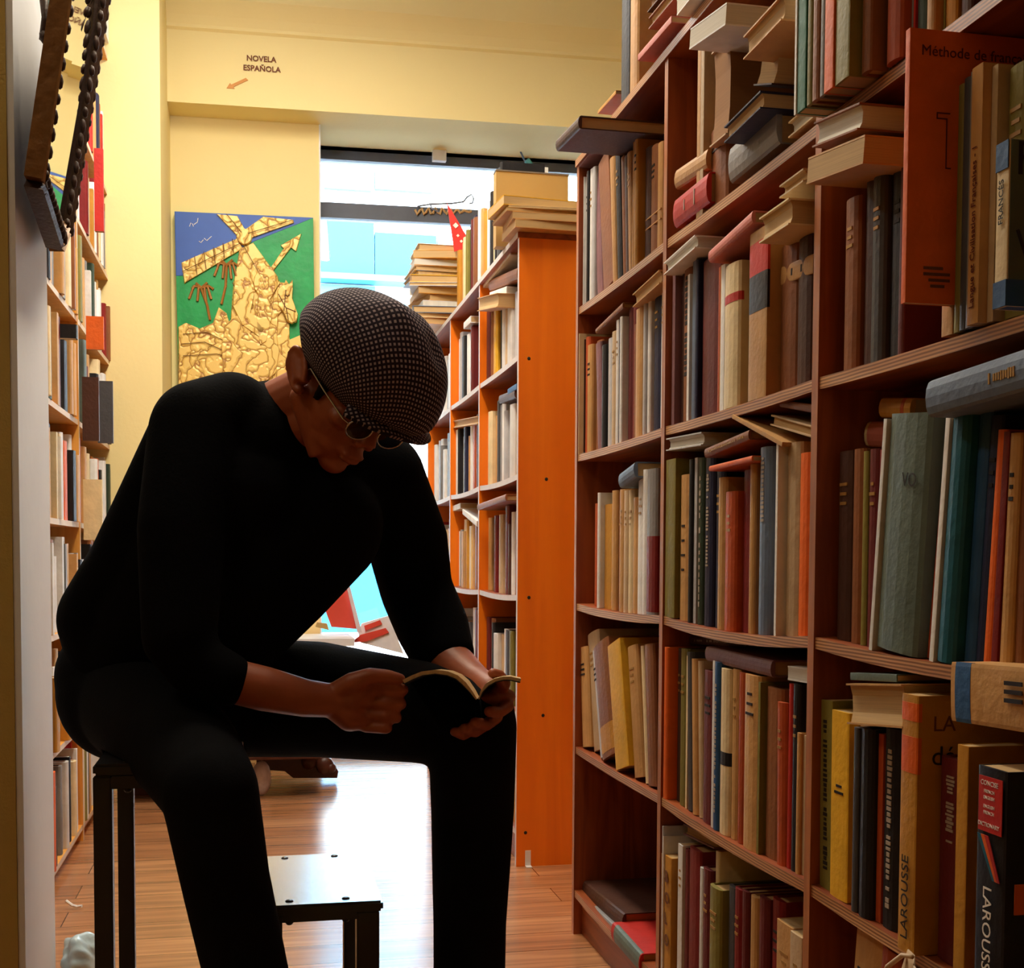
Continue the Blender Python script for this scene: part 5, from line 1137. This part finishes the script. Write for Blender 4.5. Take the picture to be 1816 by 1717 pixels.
# flat cap with a houndstooth-like check
CAPM = bpy.data.materials.new('checked_wool'); CAPM.use_nodes = True
def _cap():
    nt = CAPM.node_tree; b = nt.nodes['Principled BSDF']; b.inputs['Roughness'].default_value = .9; b.inputs['Specular IOR Level'].default_value = .15
    uv = nt.nodes.new('ShaderNodeUVMap'); sep = nt.nodes.new('ShaderNodeSeparateXYZ')
    nzz = nt.nodes.new('ShaderNodeTexNoise'); nzz.inputs['Scale'].default_value = 9; vm = nt.nodes.new('ShaderNodeVectorMath'); vm.operation = 'MULTIPLY_ADD'; vm.inputs[1].default_value = (.010, .010, 0)
    nt.links.new(uv.outputs[0], nzz.inputs[0]); nt.links.new(nzz.outputs['Color'], vm.inputs[0]); nt.links.new(uv.outputs[0], vm.inputs[2]); nt.links.new(vm.outputs[0], sep.inputs[0])
    outs = []
    for ax in (0, 1):
        m = nt.nodes.new('ShaderNodeMath'); m.operation = 'MULTIPLY'; m.inputs[1].default_value = 140
        nt.links.new(sep.outputs[ax], m.inputs[0]); f = nt.nodes.new('ShaderNodeMath'); f.operation = 'FRACT'; nt.links.new(m.outputs[0], f.inputs[0])
        g = nt.nodes.new('ShaderNodeMath'); g.operation = 'GREATER_THAN'; g.inputs[1].default_value = .5; nt.links.new(f.outputs[0], g.inputs[0]); outs.append(g)
    mu = nt.nodes.new('ShaderNodeMath'); mu.operation = 'MULTIPLY'; nt.links.new(outs[0].outputs[0], mu.inputs[0]); nt.links.new(outs[1].outputs[0], mu.inputs[1])
    mx = nt.nodes.new('ShaderNodeMix'); mx.data_type = 'RGBA'; mx.inputs[6].default_value = (*srgb(38, 27, 38), 1); mx.inputs[7].default_value = (*srgb(158, 144, 148), 1)
    nt.links.new(mu.outputs[0], mx.inputs[0]); nt.links.new(mx.outputs[2], b.inputs['Base Color'])
    bp = nt.nodes.new('ShaderNodeBump'); bp.inputs['Strength'].default_value = .4; bp.inputs['Distance'].default_value = .001; nt.links.new(mu.outputs[0], bp.inputs['Height']); nt.links.new(bp.outputs[0], b.inputs['Normal'])
_cap()
def cap_mesh():
    bm = bmesh.new(); uvl = bm.loops.layers.uv.new('UVMap')
    NA, NR = 64, 26; grid = []
    for j in range(NR+1):
        th = (j/NR)*2.05                        # polar angle from the crown
        ring = []
        for i in range(NA):
            ph = 2*math.pi*i/NA; c, s = math.cos(ph), math.sin(ph)
            a = .150 if c > 0 else .138
            r = math.sin(th) if th < 1.57 else (1-.22*((th-1.57)/.48)**1.3)
            z = math.cos(th)*.104 if th < 1.57 else -.040*((th-1.57)/.48)
            fold = 1+.018*math.sin(3*ph+.6)*math.sin(th)**2 + .012*math.sin(7*ph)*max(0, math.sin(th))**3
            dent = .010*math.exp(-((c*r-.45)**2+(s*r-.25)**2)/.03) - .010*math.exp(-((c*r-.15)**2+(s*r+.3)**2)/.05)
            p = (a*r*c*fold-.002, .122*r*s*fold+.006, z + .060 - dent + (.022*c*max(0, r-.4) * -1 if c > 0 else .006*c))
            ring.append((bm.verts.new(H(*p)), (th*c*.115, th*s*.115)))
        grid.append(ring)
    for j in range(NR):
        for i in range(NA):
            q = [grid[j][i], grid[j][(i+1) % NA], grid[j+1][(i+1) % NA], grid[j+1][i]]
            if j == 0: q = [grid[0][0], grid[1][(i+1) % NA], grid[1][i]] if False else q
            try: f = bm.faces.new([v for v, _ in q])
            except ValueError: continue
            for lp, (v, uv) in zip(f.loops, q): lp[uvl].uv = uv
    bmesh.ops.remove_doubles(bm, verts=[v for v, _ in grid[0]], dist=.001)
    return bm
cap = link('flat_cap', cap_mesh(), CAPM, body, smooth=True); cap['label'] = 'dark and pale checked wool flat cap'
so = cap.modifiers.new('t', 'SOLIDIFY'); so.thickness = .003; so.offset = 1
bm = bmesh.new(); uvl = bm.loops.layers.uv.new('UVMap'); g = []
for j in range(7):
    t = j/6; ring = []
    for i in range(25):
        ph = math.radians(-46+118*i/24); R0 = .115; R1 = .150 + .006*(abs(ph)/1.15)
        r = R0+(R1-R0)*t; p = (r*math.cos(ph)-.002, r*math.sin(ph)*(1.0 if ph > 0 else .74), 0.034-.012*t-.010*math.sin(ph)**2-.012*t*math.sin(ph)**2)
        ring.append((bm.verts.new(H(*p)), (p[0], p[1])))
    g.append(ring)
for j in range(6):
    for i in range(24):
        q = [g[j][i], g[j][i+1], g[j+1][i+1], g[j+1][i]]; f = bm.faces.new([v for v, _ in q])
        for lp, (v, uv) in zip(f.loops, q): lp[uvl].uv = uv
peak = link('cap_peak', bm, CAPM, cap, smooth=True); so = peak.modifiers.new('t', 'SOLIDIFY'); so.thickness = .006; so.offset = 0
# glasses
DARKG = mat('dark_frame', (.012, .01, .01), .25, .5)
bm = bmesh.new()
def ringpts(s, k=20): return [H(.104-.010*abs(.030*math.cos(a))/.03*0, s*.034+.026*math.cos(a), -.006+.0185*math.sin(a)) for a in [2*math.pi*i/k for i in range(k+1)]]
for s in (-1, 1): tube(bm, ringpts(s), .0014, 6)
tube(bm, [H(.104, -.009, -.002), H(.107, 0, .002), H(.104, .009, -.002)], .0014, 6)
for s in (-1, 1): tube(bm, [H(.104, s*.060, -.002), H(.098, s*.070, .0), H(.04, s*.080, .006), H(-.006, s*.086, .012), H(-.018, s*.086, -.004)], .0014, 6)
gl = link('eyeglasses', bm, mat('silver_wire', srgb(190, 186, 186), .25, metal=.9), body)
LENS = bpy.data.materials.new('lens'); LENS.use_nodes = True; _glass(LENS, (.18, .15, .15, 1)); [setattr(n.inputs[0], 'default_value', 1.12) for n in LENS.node_tree.nodes if n.type == 'FRESNEL']
for s in (-1, 1):
    bm = bmesh.new(); vs = [bm.verts.new(p) for p in ringpts(s)[:-1]]; bm.faces.new(vs); link('lens', bm, LENS, gl)

# ---------------- the open book in his hands
FB = 1.94
prof = {'L': [(846, 1240), (838, 1226), (826, 1210), (812, 1198), (795, 1191), (772, 1188), (748, 1191), (730, 1198), (714, 1206)], 'R': [(848, 1240), (852, 1226), (862, 1212), (876, 1204), (892, 1200), (906, 1200), (924, 1204)]}
ax = (wv(0, 0, -1)+wv(0, -.035, 0)).normalized()
ob = empty('open_book', P(846, 1240, FB)); O = ob.location.copy()
def sheet(side, off0, off1, d0, d1, name, m, trim=0):
    pts = [P(x, y, FB)-O for x, y in prof[side]]; 
    if trim: pts = pts[:-trim] if trim > 0 else pts
    bm = bmesh.new(); rows_ = []
    up = wv(0, 1, 0); rt = wv(1, 0, 0)
    nrm = []
    for i, p in enumerate(pts):
        d = pts[min(i+1, len(pts)-1)]-pts[max(i-1, 0)]; n = Vector((d.dot(rt), d.dot(up))); n = Vector((-n.y, n.x)).normalized()
        if side == 'L': n = -n
        if n.y < 0 and i > 2: n = -n
        nrm.append(rt*n.x+up*n.y)
    ring = []
    for i, p in enumerate(pts):
        k = .35+.65*min(1, i/2)
        ring.append([bm.verts.new(p+nrm[i]*off0*k+ax*d0), bm.verts.new(p+nrm[i]*off1*k+ax*d0), bm.verts.new(p+nrm[i]*off1*k+ax*d1), bm.verts.new(p+nrm[i]*off0*k+ax*d1)])
    for a, b in zip(ring, ring[1:]):
        for j in range(4): bm.faces.new((a[j], a[(j+1) % 4], b[(j+1) % 4], b[j]))
    bm.faces.new(ring[0]); bm.faces.new(ring[-1][::-1]); return link(name, bm, m, ob)
sheet('L', -.006, 0, 0, .165, 'page_block', pages_mat(0)); sheet('R', -.005, 0, 0, .165, 'page_block', pages_mat(0))
sheet('L', -.0078, -.0062, -.002, .168, 'cover', cover_mat('black')); sheet('R', -.0068, -.0052, -.002, .168, 'cover', cover_mat('black'))
tag(ob, 'small paperback held open in the seated man\'s hands', 'book')

# ---------------- the 298 books that show largest stay single objects; the small, mostly hidden rest is one mass
def merge_rest(limit=298):
    from mathutils.bvhtree import BVHTree
    bpy.context.view_layer.update()
    V, T, owner = [], [], []
    for o in SC.objects:
        if o.type != 'MESH' or o.name.startswith(('window_pane', 'lens')): continue
        r = o
        while r.parent: r = r.parent
        off = len(V); mw = o.matrix_world
        V += [mw @ v.co for v in o.data.vertices]
        for q in o.data.polygons: T.append([off+k for k in q.vertices]); owner.append(r.name)
    tree = BVHTree.FromPolygons(V, T); cnt = collections.Counter()
    GX, GY = 360, 340
    for j in range(GY):
        for i in range(GX):
            hit = tree.ray_cast(EYE, wv((i+.5)*1816/GX-CX, -((j+.5)*1717/GY-CY), -F0).normalized())
            if hit[2] is not None: cnt[owner[hit[2]]] += 1
    allb = sorted(ALLB, key=lambda o: -cnt[o.name])
    rest = allb[limit:]
    print('books', len(allb), 'in view', sum(1 for o in allb if cnt[o.name] > 0), 'cut at', cnt[rest[0].name])
    vs, fs, mi, mats_ = [], [], [], []
    for o in rest:
        for q in [o]+list(o.children):
            mw = q.matrix_world if q is o else o.matrix_world @ q.matrix_local; off = len(vs)
            if o.matrix_basis != Matrix.Identity(4) and q is o: mw = o.matrix_basis
            elif q is not o: mw = o.matrix_basis @ q.matrix_basis
            vs += [tuple(mw @ v.co) for v in q.data.vertices]
            for p_ in q.data.polygons:
                m_ = q.data.materials[p_.material_index]
                if m_ not in mats_: mats_.append(m_)
                fs.append([off+k for k in p_.vertices]); mi.append(mats_.index(m_))
    for o in rest:
        for q in list(o.children)+[o]: bpy.data.objects.remove(q)
    me = bpy.data.meshes.new('small_background_books'); me.from_pydata(vs, [], fs)
    for m_ in mats_: me.materials.append(m_)
    me.polygons.foreach_set('material_index', mi); me.update()
    o = bpy.data.objects.new('small_background_books', me); COL.objects.link(o)
    tag(o, 'mass of small, mostly hidden books filling the far shelves on both sides', 'books', kind='stuff')
merge_rest()
for o in SC.objects:
    if not o.parent and 'label' in o.keys() and len(o['label'].split()) > 16: print('LONG', o.name, o['label'])
_c = collections.Counter(o['label'] for o in SC.objects if not o.parent and 'label' in o.keys())
print('DUP', [k for k, v in _c.items() if v > 1])
